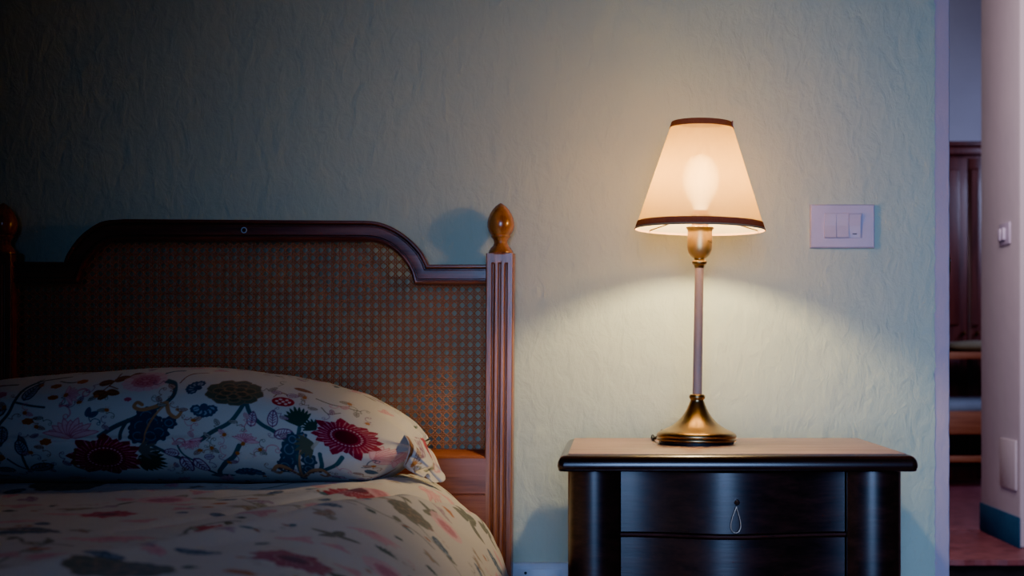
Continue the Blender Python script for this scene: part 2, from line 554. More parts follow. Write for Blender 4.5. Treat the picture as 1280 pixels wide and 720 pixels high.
add_box(bm, DOOR_R, 2.8, WALL_Y, WALL_Y + .16, 0, 3.3)
wall = struct(obj('wall_back', bm, M['wall'], origin=(0, WALL_Y, 0), angle=30))

TR_R = WX(1187.5, WALL_Y)
bm = bmesh.new()
n = 160
L = []; 
for i in range(n + 1):
    z = 2.12 * i / n
    j = .0012 * mnoise.noise(Vector((1, 5, z * 30))) + .0006 * mnoise.noise(Vector((1, 9, z * 110)))
    L.append([bm.verts.new((x, y, z)) for x, y in ((DOOR_L - .002, WALL_Y + .0025), (TR_R - .002 + j, WALL_Y + .002), (TR_R + j, WALL_Y + .004), (TR_R + j, WALL_Y + .155), (DOOR_L - .002, WALL_Y + .155))])
grid_faces(bm, L)
for row in (L[0], L[-1]): bm.faces.new(row)
trim = struct(obj('trim_1', bm, M['trim'], origin=(DOOR_L, WALL_Y, 0)))

FLZ = CAM_Z - .75      # raised floor beyond the step
STEP_Y = 5.34
bm = bmesh.new(); add_box(bm, -2.6, 4.2, -1.6, STEP_Y - .002, -.05, 0)
struct(obj('floor', bm, M['tile'], origin=(0, 0, 0), smooth=False))
bm = bmesh.new()
ns = 40
ptsf = [(-2.6, STEP_Y)] + [(1.0 + .8 * i / ns, STEP_Y - .004 + .010 * mnoise.noise(Vector((i * .35, 2, 0)))) for i in range(ns + 1)] + [(4.2, STEP_Y), (4.2, 9.6), (-2.6, 9.6)]
extrude_outline(bm, ptsf, FLZ - .02, FLZ, axis='Z')
struct(obj('floor_passage', bm, M['tile'], origin=(0, STEP_Y, 0), smooth=False))
bm = bmesh.new(); add_box(bm, -2.6, 4.2, STEP_Y + .008, STEP_Y + .06, -.02, FLZ - .02)
struct(obj('trim_2', bm, M['darkriser'], smooth=False))
bm = bmesh.new(); add_box(bm, 1.0, 1.617, 6.24, 6.30, FLZ, FLZ + .006, .002)
struct(obj('trim_3', bm, M['tile'], smooth=False))
bm = bmesh.new(); add_box(bm, -2.6, 4.2, -1.6, 9.8, 3.3, 3.35)
struct(obj('ceiling', bm, M['ceiling'], smooth=False))
# hall wall that carries the inner doorway
bm = bmesh.new(); add_box(bm, 1.617, 4.2, 5.65, 6.25, FLZ, 3.3, .012, 3)
add_box(bm, -.6, .74, 5.65, 6.25, FLZ, 3.3, .012, 3)
hall = struct(obj('wall_hall', bm, M['hallwall'], origin=(1.617, 5.65, FLZ)))
bm = bmesh.new(); add_box(bm, -2.6, 4.2, 9.35, 9.5, FLZ, 3.3)
struct(obj('wall_far', bm, M['farwall'], smooth=False))
bm = bmesh.new(); add_box(bm, 4.1, 4.2, -1.6, 9.35, 0, 3.3)
struct(obj('wall_right', bm, M['hallwall'], smooth=False))
# blue painted skirting on the reveal
bm = bmesh.new()
add_box(bm, 1.613, 1.6175, 5.648, 6.252, FLZ, FLZ + .122, .001)
struct(obj('baseboard_hall', bm, M['bluebase']))
# ------------------------------------------------------------------ hall light switch + cover plate + strike plate
def side_plate(name, y0, y1, z0, z1, t, mat, parent=None):
    bm = bmesh.new(); add_box(bm, 1.617 - t, 1.617, y0, y1, z0, z1, .002, 2)
    return obj(name, bm, mat, parent)
yh0, yh1 = 5.78, 5.93
hs = thing('light_switch', 'small white light switch on the pinkish wall in the hall beyond', 'light switch', (1.616, 5.85, WZ(306, 5.85)))
side_plate('switch_plate', yh0, yh1, WZ(306, 5.85), WZ(279, 5.85), .007, M['switch'], hs)
bm = bmesh.new(); add_box(bm, 1.598, 1.611, 5.875, 5.91, WZ(300, 5.85), WZ(285, 5.85), .003)
obj('rocker', bm, M['switch2'], hs)
bm = bmesh.new(); add_box(bm, 1.600, 1.611, 5.835, 5.868, WZ(300, 5.85), WZ(285, 5.85), .003)
obj('rocker', bm, M['switch2'], hs)
cp = side_plate('cover_plate', 5.69, 5.915, WZ(610, 5.8), WZ(549, 5.8), .008, M['hallwall'])
tag(cp, 'flush rectangular cover plate low on the hall wall above the blue skirting', 'cover plate')
bm = bmesh.new(); add_box(bm, TR_R - .003, TR_R + .0022, WALL_Y + .004, WALL_Y + .03, WZ(341, WALL_Y), WZ(322, WALL_Y), .001)
sp = thing('strike_plate', 'small brown metal strike plate on the edge of the lilac door frame', 'strike plate', (TR_R, WALL_Y + .01, WZ(341, WALL_Y)))
obj('plate', bm, M['brassdark'], sp)
bm = bmesh.new(); tube(bm, [(TR_R + .001, WALL_Y + .010, WZ(325, WALL_Y)), (TR_R + .0035, WALL_Y + .010, WZ(325, WALL_Y))], .002, 10)
obj('screw', bm, M['steel'], sp)

# ------------------------------------------------------------------ far room: wardrobe and two-tier bunk
wx0, wx1 = 1.72, WX(1228, 9.0)
wd = thing('wardrobe', 'tall dark brown wooden wardrobe against the far room wall', 'wardrobe', ((wx0 + wx1) / 2, 9.1, FLZ))
wtop = WZ(178, 8.9)
bm = bmesh.new(); add_box(bm, wx0, wx1 - .03, 8.9, 9.33, FLZ + .08, wtop - .08, .004)
obj('carcass', bm, M['darkwood'], wd)
bm = bmesh.new(); add_box(bm, wx0 - .02, wx1, 8.86, 9.34, wtop - .08, wtop - .03, .01); add_box(bm, wx0 - .04, wx1 + .01, 8.84, 9.34, wtop - .03, wtop, .008)
obj('cornice', bm, M['darkwood'], wd)
bm = bmesh.new(); add_box(bm, wx0, wx1 - .03, 8.88, 9.33, FLZ, FLZ + .08, .004)
obj('plinth', bm, M['darkwood'], wd)
mid = WX(1209, 8.9)
for a, b in ((wx0 + .01, mid - .003), (mid + .003, wx1 - .04)):
    bm = bmesh.new(); add_box(bm, a, b, 8.885, 8.90, FLZ + .1, wtop - .1, .003)
    for z0, z1 in ((FLZ + .16, FLZ + .85), (FLZ + .95, wtop - .17)):
        add_box(bm, a + .05, b - .05, 8.872, 8.886, z0, z1, .008)
    d = obj('door', bm, M['darkwood'], wd)
    bm = bmesh.new(); lathe(bm, [(.004, 0), (.012, .01), (.012, .02), (.006, .026)], 0, 0, 16)
    bm.transform(Matrix.Translation((b - .025, 8.885, FLZ + .9)) @ Matrix.Rotation(PI / 2, 4, 'X'))
    obj('knob', bm, M['brassdark'], d)

bY = 8.35
bk = thing('bunk_bed', 'low two-tier wooden bed frame in the far room before the wardrobe', 'bed', (2.05, bY, FLZ))
bx0, bx1 = 1.55, 2.75
for nm, y0p, y1p in (('upper_rail', 449, 440), ('lower_rail', 543, 514), ('foot_rail', 578, 570)):
    bm = bmesh.new(); add_box(bm, bx0, bx1, bY, bY + .04, WZ(y0p, bY), WZ(y1p, bY), .005)
    obj(nm, bm, M['plank'], bk)
for nm, yp in (('upper_board', 447), ('lower_board', 528)):
    bm = bmesh.new(); add_box(bm, bx0, bx1, bY + .04, bY + .48, WZ(yp, bY), WZ(yp, bY) + .02, .003)
    obj(nm, bm, M['plank'], bk)
for xx in (bx0, bx1 - .05):
    for yy in (bY, bY + .43):
        bm = bmesh.new(); add_box(bm, xx, xx + .05, yy, yy + .05, FLZ, WZ(430, bY), .006)
        obj('post', bm, M['plank'], bk)
def cushion(name, x0, x1, y0, y1, z0, z1, mat, label):
    bm = bmesh.new()
    G = []
    nu, nv = 40, 24
    for i in range(nu):
        u = -1 + 2 * i / (nu - 1)
        row = []
        for j in range(nv):
            a = 2 * PI * j / nv
            e = max(0.0, 1 - abs(u) ** 5) ** .5
            cy_ = math.copysign(abs(math.cos(a)) ** .7, math.cos(a)); sz_ = math.copysign(abs(math.sin(a)) ** .8, math.sin(a))
            row.append(bm.verts.new(((x0 + x1) / 2 + u * (x1 - x0) / 2, (y0 + y1) / 2 + cy_ * (y1 - y0) / 2 * (.75 + .25 * e), (z0 + z1) / 2 + sz_ * (z1 - z0) / 2 * e)))
        G.append(row)
    for i in range(nu - 1):
        for j in range(nv):
            bm.faces.new((G[i][j], G[i + 1][j], G[i + 1][(j + 1) % nv], G[i][(j + 1) % nv]))
    bmesh.ops.remove_doubles(bm, verts=bm.verts[:], dist=1e-5)
    o = obj(name, bm, mat); tag(o, label, 'cushion')
    return o
cushion('seat_cushion', 2.0, 2.72, bY + .02, bY + .42, WZ(447, bY) + .021, WZ(425, bY), M['cush1'], 'rounded olive cushion on the upper board of the bunk')
cushion('seat_cushion', 1.75, 2.68, bY + .045, bY + .45, WZ(528, bY) + .021, WZ(497, bY), M['cush2'], 'dull blue cushion on the lower board of the bunk')

# ------------------------------------------------------------------ BED
bedY = 2.61
bed = thing('bed', 'single bed with a woven cane headboard and fluted wooden posts', 'bed', (-.66, 1.7, 0))
# fluted posts
PW = 34.5 / FPX * 2.585     # post width
def post(cx, lean, side):
    """fluted square post, front face a height field with three round-topped flutes."""
    yF, yB = 2.584, 2.636
    zt = WZ(314.5, 2.585); zf = WZ(328, 2.585)
    bm = bmesh.new()
    nx = 57
    zlist = [0, .06, .3, .5, .7, .85] + [zf - .03 + .03 * i / 14 for i in range(15)] + [zf + .004 + (zt - zf - .004) * i / 5 for i in range(6)]
    G = []
    hw = PW / 2; gr = .0030
    cents = [-.0118, .0, .0118]
    xs = []
    for i in range(nx): xs.append(-hw + PW * i / (nx - 1))
    for z in zlist:
        row = []
        for x in xs:
            d = 0.0
            for c in cents:
                q = (x - c) / gr
                zz = max(0.0, (z - (zf - gr)) / gr)
                r2 = q * q + zz * zz
                if r2 < 1: d = max(d, .0036 * math.sqrt(1 - r2))
            edge = hw - abs(x)
            rd = .0022
            if edge < rd: d = max(d, rd - math.sqrt(max(0, rd * rd - (rd - edge) ** 2)))
            arch = 0
            if z > zt - 1e-6:
                arch = .0045 * (abs(x) / hw) ** 2
                d = max(d, .002)
            row.append(bm.verts.new((cx + x, yF + d, z - arch)))
        G.append(row)
    grid_faces(bm, G)
    bmb = bm
    back = [[bm.verts.new((cx + s_ * hw, yB, z)) for s_ in (-1, 1)] for z in zlist]
    for i in range(len(zlist) - 1):
        bm.faces.new((G[i][0], G[i + 1][0], back[i + 1][0], back[i][0]))
        bm.faces.new((G[i][-1], back[i][1], back[i + 1][1], G[i + 1][-1]))
        bm.faces.new((back[i][0], back[i + 1][0], back[i + 1][1], back[i][1]))
    bm.faces.new([G[0][j] for j in range(nx)] + [back[0][1], back[0][0]])
    bm.faces.new([G[-1][j] for j in range(nx)] + [back[-1][1], back[-1][0]])
    # slight lean of the whole post about its top
    for v in bm.verts: v.co.x -= lean * (zt - v.co.z)
    p = obj('post', bm, M['postwood'], bed, angle=40)
    s = 2.61 / FPX
    prof = [(15.5, 318), (15.6, 316), (15.0, 313.5), (13.6, 312), (13.0, 310.5), (12.2, 309.6), (10.0, 307.5), (8.7, 304.5), (8.6, 302.5), (9.6, 299.5), (11.6, 297.2), (12.2, 296.4), (12.4, 295.2), (12.0, 294.2),
            (13.6, 292.2), (15.8, 288.5), (17.0, 283.5), (17.0, 278.5), (15.9, 273), (13.6, 267.5), (10.5, 262.4), (7.1, 258.4), (3.6, 255.6), (1.4, 254.3), (.2, 253.9)]
    bm = bmesh.new(); lathe(bm, [(r * s, WZ(y, 2.61)) for r, y in prof], cx, 2.61, 56)
    obj('finial', bm, M['finial'], p, angle=60)
    return p
pxR = WX(624.7, 2.585)
pxL = WX(-3.0, 2.585)
post(pxR, .0075, 1)
post(pxL, .0, -1)

# moulded arched top rail
def arcpts(p0, p1, kind, n=18, bulge=None):
    out = []
    for i in range(n + 1):
        t = i / n * PI / 2
        out.append((p0, p1, t))
    return out
def q_arc(x0, y0, x1, y1, n=22, ex=1.0):
    # from (x0,y0) [vertical start] to (x1,y1) [horizontal end]
    r = []
    for i in range(n + 1):
        t = i / n * PI / 2
        r.append((x1 + (x0 - x1) * math.cos(t) ** ex, y0 + (y1 - y0) * math.sin(t) ** ex))
    return r
def rs(P, n):
    P = np.array(P, float); d = np.concatenate([[0], np.cumsum(np.hypot(*np.diff(P, axis=0).T))])
    t = np.linspace(0, d[-1], n)
    return [(np.interp(v, d, P[:, 0]), np.interp(v, d, P[:, 1])) for v in t]
# convex shoulders that meet the low rail at a notch
outL = [(79, 327.5), (82.5, 318), (88, 309), (96, 298.5), (106, 289), (118, 280.8), (131, 275.6), (155, 273.6)]
inL = [(97, 354), (99.5, 344), (104, 333), (111, 322), (119, 313), (128, 306.5), (139, 302.8), (161, 301.6)]
outR = [(455, 275.5), (469, 276.6), (483, 280.6), (497, 287.6), (509.5, 296.5), (520, 306.3), (528.5, 317), (535.5, 330.5)]
inR = [(452, 301.6), (466, 302.4), (480, 306.6), (492, 314), (502, 324), (509.5, 334.5), (514, 345), (516.5, 356)]
N1 = 26
outer = rs([(5, 327), (79, 327.5)], 8)[:-1] + list(map(tuple, rs(spline(outL, 8), N1))) + rs([(155, 273.6), (455, 275.5)], 14)[1:-1] + list(map(tuple, rs(spline(outR, 8), N1))) + rs([(535.5, 330.5), (608, 330.5)], 8)[1:]
inner = rs([(5, 353.5), (97, 354)], 8)[:-1] + list(map(tuple, rs(spline(inL, 8), N1))) + rs([(161, 301.6), (452, 301.6)], 14)[1:-1] + list(map(tuple, rs(spline(inR, 8), N1))) + rs([(516.5, 356), (608, 356)], 8)[1:]
RY = 2.592
prof = [(0, .026), (0, .004), (.02, .0015), (.06, .0), (.12, .0), (.17, .001), (.205, .004), (.215, .0085), (.25, .0085), (.262, .0035), (.30, .0028), (.50, .0026), (.69, .0030), (.715, .0040),
        (.725, .0090), (.755, .0090), (.77, .0030), (.80, .0012), (.86, .0008), (.92, .0018), (.97, .005), (1.0, .010), (1.0, .026)]
bm = bmesh.new(); G = []
for (ox, oy), (ix, iy) in zip(outer, inner):
    row = []
    for u, d in prof:
        px, py = ox + (ix - ox) * u, oy + (iy - oy) * u
        p = W(px, py, RY); row.append(bm.verts.new((p.x, RY + d, p.z)))
    G.append(row)
grid_faces(bm, G)
for i in range(len(G) - 1):
    bm.faces.new((G[i][0], G[i][-1], G[i + 1][-1], G[i + 1][0]))
for g in (G[0], G[-1]): bm.faces.new(g)
toprail = obj('top_rail', bm, M['railwood'], bed, angle=13)
# pale screw cap in the rail
bm = bmesh.new()
sc_ = W(304.5, 287.5, RY)
lathe(bm, [(.0058, 0), (.0058, .0012), (.0052, .002), (.0040, .002), (.0036, .0012), (.0001, .0010)], 0, 0, 28)
bm.transform(Matrix.Translation((sc_.x, RY + .0042, sc_.z)) @ Matrix.Rotation(PI / 2, 4, 'X'))
sb = obj('screw', bm, M['steel'], toprail); tag(sb, 'pale steel cross-head screw in the middle of the rail')
bm = bmesh.new()
for a in (PI / 4, -PI / 4):
    b2 = bmesh.new(); add_box(b2, -.0030, .0030, -.0008, .0004, -.0007, .0007)
    b2.transform(Matrix.Translation((sc_.x, RY + .0026, sc_.z)) @ Matrix.Rotation(a, 4, 'Y'))
    me = bpy.data.meshes.new('t'); b2.to_mesh(me); b2.free(); bm.from_mesh(me); bpy.data.meshes.remove(me)
obj('screw_slot', bm, M['black'], sb, smooth=False)

# cane panel: real woven strands
CY = 2.611
reg = [(5, 345)] + [(x + (xo - x) * .4, y + (yo - y) * .4) for (x, y), (xo, yo) in list(zip(inner, outer))[7:-7]] + [(608, 345), (608, 566), (5, 566)]
reg = [(WX(x, CY), WZ(y, CY)) for x, y in reg]
RX = np.array(reg)
TB = RX[1:-3]
TB = TB[np.argsort(TB[:, 0], kind='stable')]
XL_, XR_, ZB_ = RX[:, 0].min(), RX[:, 0].max(), RX[:, 1].min()
def inside(x, z):
    return XL_ < x < XR_ and ZB_ < z < np.interp(x, TB[:, 0], TB[:, 1])
pitch = 9.83 / FPX * CY
gx0 = WX(597.5 + 9.83 / 2, CY); gz0 = WZ(362 - 9.83 / 2, CY)    # an intersection of strand pairs
bm = bmesh.new()
xmin, xmax = RX[:, 0].min(), RX[:, 0].max(); zmin, zmax = RX[:, 1].min(), RX[:, 1].max()
def strand(P0, P1, w, y, amp=0.0, ph=0.0, step=pitch / 4):
    P0 = np.array(P0); P1 = np.array(P1); L = np.linalg.norm(P1 - P0); n = max(2, int(L / step)); t = (P1 - P0) / L; nn = np.array([-t[1], t[0]]) * w / 2
    prev = None
    for i in range(n + 1):
        c = P0 + (P1 - P0) * i / n
        if inside(c[0], c[1]):
            d = amp * math.cos(i * PI / 2 + ph) if amp else 0
            cur = [bm.verts.new((c[0] - nn[0], y + d + .0004, c[1] - nn[1])), bm.verts.new((c[0], y + d, c[1])), bm.verts.new((c[0] + nn[0], y + d + .0004, c[1] + nn[1]))]
            if prev:
                bm.faces.new((prev[0], prev[1], cur[1], cur[0])); bm.faces.new((prev[1], prev[2], cur[2], cur[1]))
            prev = cur
        else: prev = None
SW = .00165; SO = .00135
k = -80
for k in range(-75, 4):
    x = gx0 + k * pitch
    if xmin - .01 < x < xmax + .01:
        for o_ in (-SO, SO):
            z_s = gz0 - 40 * pitch
            strand((x + o_, z_s), (x + o_, z_s + 60 * pitch), SW, CY, .0006, 0)
for k in range(-40, 20):
    z = gz0 + k * pitch
    if zmin - .01 < z < zmax + .01:
        for o_ in (-SO, SO):
            x_s = gx0 - 75 * pitch
            strand((x_s, z + o_), (x_s + 80 * pitch, z + o_), SW, CY - .0004, .0006, PI)
for k in range(-120, 60):
    for sg in (1, -1):
        # line through (gx0 + k*pitch, gz0) with slope +-1
        H = 45 * pitch
        strand((gx0 + (k + .5) * pitch - sg * H, gz0 - H), (gx0 + (k + .5) * pitch + sg * 20 * pitch, gz0 + 20 * pitch), .0016, CY - .0013 - (.0005 if sg > 0 else 0), 0, 0, pitch / 2)
cane = obj('cane_panel', bm, M['cane'], bed, smooth=False)

# lower boards of the headboard
bm = bmesh.new()
z1 = WZ(562, 2.60)
pr = [(2.600, z1), (2.586, WZ(570, 2.59)), (2.584, WZ(573, 2.588)), (2.584, WZ(617, 2.584)), (2.586, WZ(618.2, 2.584)), (2.586, WZ(619.2, 2.584)), (2.584, WZ(620, 2.584)), (2.584, .30), (2.632, .30), (2.632, z1)]
xa, xb = WX(5, 2.6), WX(608, 2.6)
va = [bm.verts.new((xa, y, z)) for y, z in pr]; vb = [bm.verts.new((xb, y, z)) for y, z in pr]
for i in range(len(pr)):
    bm.faces.new((va[i], va[(i + 1) % len(pr)], vb[(i + 1) % len(pr)], vb[i]))
bm.faces.new(va); bm.faces.new(vb)
obj('lower_board', bm, M['boardwood'], bed, angle=20)
# side rails, foot board and legs, mostly under the duvet
for x in (-1.145, -.195):
    bm = bmesh.new(); add_box(bm, x, x + .025, .66, 2.584, .28, .40, .004)
    obj('side_rail', bm, M['railwood'], bed)
bm = bmesh.new(); add_box(bm, -1.15, -.17, .63, .66, .2, .62, .006)
obj('foot_board', bm, M['railwood'], bed)
for x in (-1.15, -.21):
    bm = bmesh.new(); add_box(bm, x, x + .04, .622, .662, 0, .64, .005)
    obj('leg', bm, M['postwood'], bed)
bm = bmesh.new(); add_box(bm, -1.12, -.215, .68, 2.56, .40, .60, .04, 4)
mt = obj('mattress', bm, M['mattress']); tag(mt, 'cream mattress under the floral duvet on the cane bed', 'mattress')

# ------------------------------------------------------------------ DUVET
def duvet_pt(s, Y):
    """s = signed arc coordinate across the bed (m); returns x,z on the resting surface."""
    pass
XC_R = -.345; A_R = .215; B_R = .26; ZT = .695
XC_L = -.98
# arc table for the drooping ellipse quarter + vertical
th = np.linspace(0, PI / 2, 200)
ex = A_R * np.sin(th); ez = -B_R * (1 - np.cos(th))
al = np.concatenate([[0], np.cumsum(np.hypot(np.diff(ex), np.diff(ez)))])
DROP = .06
def cross(s):
    """s measured from X=-.66; vectorised -> x, z, weight of the side (0 flat, 1 side)"""
    half = (XC_R - XC_L) / 2
    a = np.abs(s) - half
    x = np.where(a < 0, np.abs(s), half + np.interp(a, al, ex)); z = np.where(a < 0, 0, np.interp(a, al, ez))
    z = np.where(a > al[-1], -B_R - (a - al[-1]), z)
    side = np.clip(a / al[-1], 0, 1)
    return (XC_R + XC_L) / 2 + np.sign(s) * x, z, side
half = (XC_R - XC_L) / 2; smax = half + al[-1] + DROP

def fbm(X, Y, f, seed, oct=4):
    """cheap smooth value noise on numpy arrays"""
    out = np.zeros(X.shape); amp = 1.0; tot = 0
    r = np.random.default_rng(seed)
    T = r.random((256, 256))
    for o in range(oct):
        x = X * f + 17.3 * o; y = Y * f + 9.1 * o
        ix = np.floor(x).astype(int); iy = np.floor(y).astype(int); fx = x - ix; fy = y - iy
        fx = fx * fx * (3 - 2 * fx); fy = fy * fy * (3 - 2 * fy)
        g = lambda i, j: T[(ix + i) % 256, (iy + j) % 256]
        out += amp * ((g(0, 0) * (1 - fx) + g(1, 0) * fx) * (1 - fy) + (g(0, 1) * (1 - fx) + g(1, 1) * fx) * fy)
        tot += amp; amp *= .5; f *= 2
    return out / tot - .5

def cloth_mesh(name, P, colors, mat, parent=None, closed_v=False, base=None):
    nu, nv = P.shape[:2]
    me = bpy.data.meshes.new(name)
    verts = P.reshape(-1, 3).astype(np.float32)
    base = np.array(base, np.float32)
    idx = np.arange(nu * nv).reshape(nu, nv)
    if closed_v:
        a = idx[:-1, :]; b = idx[1:, :]; c = np.roll(idx, -1, 1)[1:, :]; d = np.roll(idx, -1, 1)[:-1, :]
    else:
        a = idx[:-1, :-1]; b = idx[1:, :-1]; c = idx[1:, 1:]; d = idx[:-1, 1:]
    F = np.stack([a, b, c, d], -1).reshape(-1, 4)
    me.vertices.add(len(verts)); me.vertices.foreach_set('co', (verts - base).ravel())
    me.loops.add(F.size); me.loops.foreach_set('vertex_index', F.ravel().astype(np.int32))
    me.polygons.add(len(F)); me.polygons.foreach_set('loop_start', (np.arange(len(F)) * 4).astype(np.int32))
    me.polygons.foreach_set('use_smooth', np.ones(len(F), bool))
    me.update(calc_edges=True)
    at = me.color_attributes.new('print', 'FLOAT_COLOR', 'POINT')
    C4 = np.ones((len(verts), 4), np.float32); C4[:, :3] = colors.reshape(-1, 3)
    at.data.foreach_set('color', C4.ravel())
    me.materials.append(mat)
    o = bpy.data.objects.new(name, me); COL.objects.link(o)
    if parent is not None:
        o.parent = parent; o.location = Vector(base.tolist()) - worldpos(parent)
    else: o.location = base.tolist()
    return o

# --- duvet print: canvas in millimetres (s across, Y along)
dc = Canvas(-700, 700, 950, 2600, .75)
def place_px(px, py):
    """photo pixel on the flat top -> canvas mm"""
    Y = (CAM_Z - ZT) * FPX / (py - PY0); X = (px - PX0) / FPX * Y
    return (X + .6625) * 1000, Y * 1000
def scatter(cv, x0, x1, y0, y1, n, size, rg, avoid):
    for i in range(n):
        for tr in range(30):
            x = rg.uniform(x0, x1); y = rg.uniform(y0, y1); r = size * rg.uniform(.5, 1)
            if all(math.hypot(x - a, y - b) > (r + c) * .85 for a, b, c in avoid): break
        else: continue
        avoid.append((x, y, r)); k = rg.integers(0, 9); rot = rg.uniform(-PI, PI)
        b = Brush(cv, x, y, r, r, rot)
        if k == 0: lotus(b)
        elif k == 1: scallop(b)
        elif k == 2: stripe_leaf(b); stripe_leaf(Brush(cv, x, y, r, r, rot + 1.3)); stripe_leaf(Brush(cv, x, y, r * .8, r * .8, rot + 2.5))
        elif k == 3: berry(Brush(cv, x, y, r * .5, r * .4, rot)); tendril(b, OLIVE)
        elif k == 4: spiky(b, GREEN)
        elif k == 5: tendril(b, PINK); tendril(Brush(cv, x, y, r, r, rot + 2), BROWN)
        elif k == 6:
            for q in range(4): stripe_leaf(Brush(cv, x, y, r * .9, r * .9, rot + q * 1.1), OLIVE if q % 2 else BROWN, (.55, .47, .34))
        elif k == 7: leaf(b, TEAL); leaf(Brush(cv, x, y, r * .7, r * .7, rot + 1.5), BROWN); tendril(Brush(cv, x, y, r, r, rot + 3), OLIVE)
        else:
            carnation(Brush(cv, x, y, r * .55, r * .55, rot))
            for q in range(3): stripe_leaf(Brush(cv, x, y, r * 1.1, r * .9, rot + q * 2.1), PINK, (.66, .50, .48))
rg = np.random.default_rng(12)
av = []
# vines
for i in range(22):
    x = rg.uniform(-650, 650); y = rg.uniform(1050, 2500); a = rg.uniform(-PI, PI)
    pts = [(x, y)]
    for k in range(6):
        a += rg.uniform(-.7, .7); pts.append((pts[-1][0] + 55 * math.cos(a), pts[-1][1] + 55 * math.sin(a)))
    dc.stroke(spline(pts, 8), 5, OLIVE, .85, 2.5)
    for p in pts[1:-1]:
        (leaf(Brush(dc, p[0], p[1], 24, 24, rg.uniform(-PI, PI)), OLIVE) if rg.random() < .4 else stripe_leaf(Brush(dc, p[0], p[1], 30, 30, rg.uniform(-PI, PI)), OLIVE, (.52, .48, .36)))
placed = [(445, 617, 'dahlia', 44, .0), (285, 656, 'dahliar', 36, 0), (368, 690, 'dahlia', 42, 0), (135, 641, 'dahliar', 34, 1), (85, 604, 'peony', 52, 0), (150, 716, 'peony', 46, 0), (205, 625, 'carn', 34, 0),
          (500, 668, 'carn', 34, 0), (140, 672, 'lotus', 34, .4), (275, 628, 'berry', 16, 0), (315, 623, 'berry', 14, 0), (25, 663, 'acan', 48, 1.3), (380, 612, 'lotus', 22, 0), (350, 645, 'spiky', 30, 0), (50, 686, 'berry', 18, 0),
          (300, 712, 'berry', 24, 0), (420, 660, 'olive', 30, 0), (490, 618, 'spiky', 22, 2), (545, 618, 'olive', 26, 0), (250, 690, 'scal', 26, 0), (455, 712, 'olive', 34, 1)]
for px, py, k, r, rot in placed:
    x, y = place_px(px, py); b = Brush(dc, x, y, r, r, rot); av.append((x, y, r))
    if k == 'dahlia': dahlia(b, CR); spiky(Brush(dc, x + r * .9, y, r * .8, r * .8, 0), GREEN)
    elif k == 'dahliar': dahlia(b, RED)
    elif k == 'peony': peony(b)
    elif k == 'carn': carnation(b)
    elif k == 'lotus': lotus(b)
    elif k == 'berry': berry(b)
    elif k == 'acan': acanthus(b)
    elif k == 'spiky': spiky(b)
    elif k == 'scal': scallop(b)
    elif k == 'olive':
        for q in range(4): leaf(Brush(dc, x, y, r, r, rot + q * 1.4), OLIVE)
# flowers down the near side of the hang (s beyond +317 mm)
for s_, y_, k, r, rot in ((395, 2180, 'lotus', 30, 1.9), (420, 2235, 'lotus', 24, 2.6), (470, 2120, 'olive', 42, 1.0), (505, 2200, 'olive', 34, 2.1), (372, 2090, 'stripe', 34, .6), (440, 2050, 'berry', 18, 0), (350, 1985, 'carn', 26, 0),
                          (455, 1950, 'carn', 28, 0), (540, 2120, 'scal', 26, 0), (390, 2290, 'spiky', 24, 1), (410, 1870, 'peony', 34, 0), (560, 2260, 'lotus', 24, 2)):
    b = Brush(dc, s_, y_, r, r, rot); av.append((s_, y_, r))
    {'lotus': lotus, 'stripe': stripe_leaf, 'berry': berry, 'carn': carnation, 'scal': scallop, 'spiky': spiky, 'peony': peony, 'olive': lambda b: [leaf(Brush(dc, b.cx, b.cy, b.sx, b.sx, q * 1.3), OLIVE) for q in range(4)]}[k](b)
scatter(dc, -690, 690, 980, 2560, 560, 27, rg, av)

nu, nv = 820, 620
Yv = np.concatenate([np.linspace(.60, 1.1, 30, endpoint=False), np.linspace(1.1, 2.555, nv - 30)])
sv = np.concatenate([np.linspace(-smax, -.56, 60, endpoint=False), np.linspace(-.56, smax, nu - 60)])
S, YY = np.meshgrid(sv, Yv, indexing='ij')
x, z, side = cross(S)
z = z + ZT
# head end: pulls in and sinks a little past the pillow
hd = np.clip((YY - 2.2) / .35, 0, 1)
x = x - np.sign(S) * np.clip(side * 3, 0, 1) * .085 * hd * .35
z = z - (.02 + .05 * side) * hd ** 1.5
end = np.clip((YY - 2.50) / .055, 0, 1); z = z - .05 * (1 - np.sqrt(1 - end ** 2 * .999))
foot = np.clip((.80 - YY) / .2, 0, 1); z = z - .10 * (1 - np.sqrt(1 - foot ** 2 * .999))
# soft undulations and folds
u = S * np.cos(.5) + YY * np.sin(.5)
und = .012 * fbm(S, YY * .7, 5, 3, 3) + .004 * fbm(S, YY, 16, 4, 3)
fold1 = -.012 * np.exp(-((S - (.405 + (YY - 2.1) * .35)) / .016) ** 2) * np.clip((YY - 1.4) * 2, 0, 1)
fold1 += .010 * np.exp(-((S - (.445 + (YY - 2.1) * .30)) / .03) ** 2)
fold2 = -.008 * np.exp(-((S - (.33 + (YY - 2.0) * .5 + .02 * np.sin(YY * 9))) / .013) ** 2) * np.clip((YY - 1.3) * 2, 0, 1)
fold3 = .014 * np.exp(-((YY - (1.93 + .05 * np.sin(S * 5))) / .05) ** 2) * (.6 + .4 * np.sin(S * 6 + 1))
trough = -.012 * np.exp(-((YY - 2.05) / .05) ** 2)
off = und + fold1 + fold2
nz = 1 - side * .8; nx_ = side * np.sign(S)
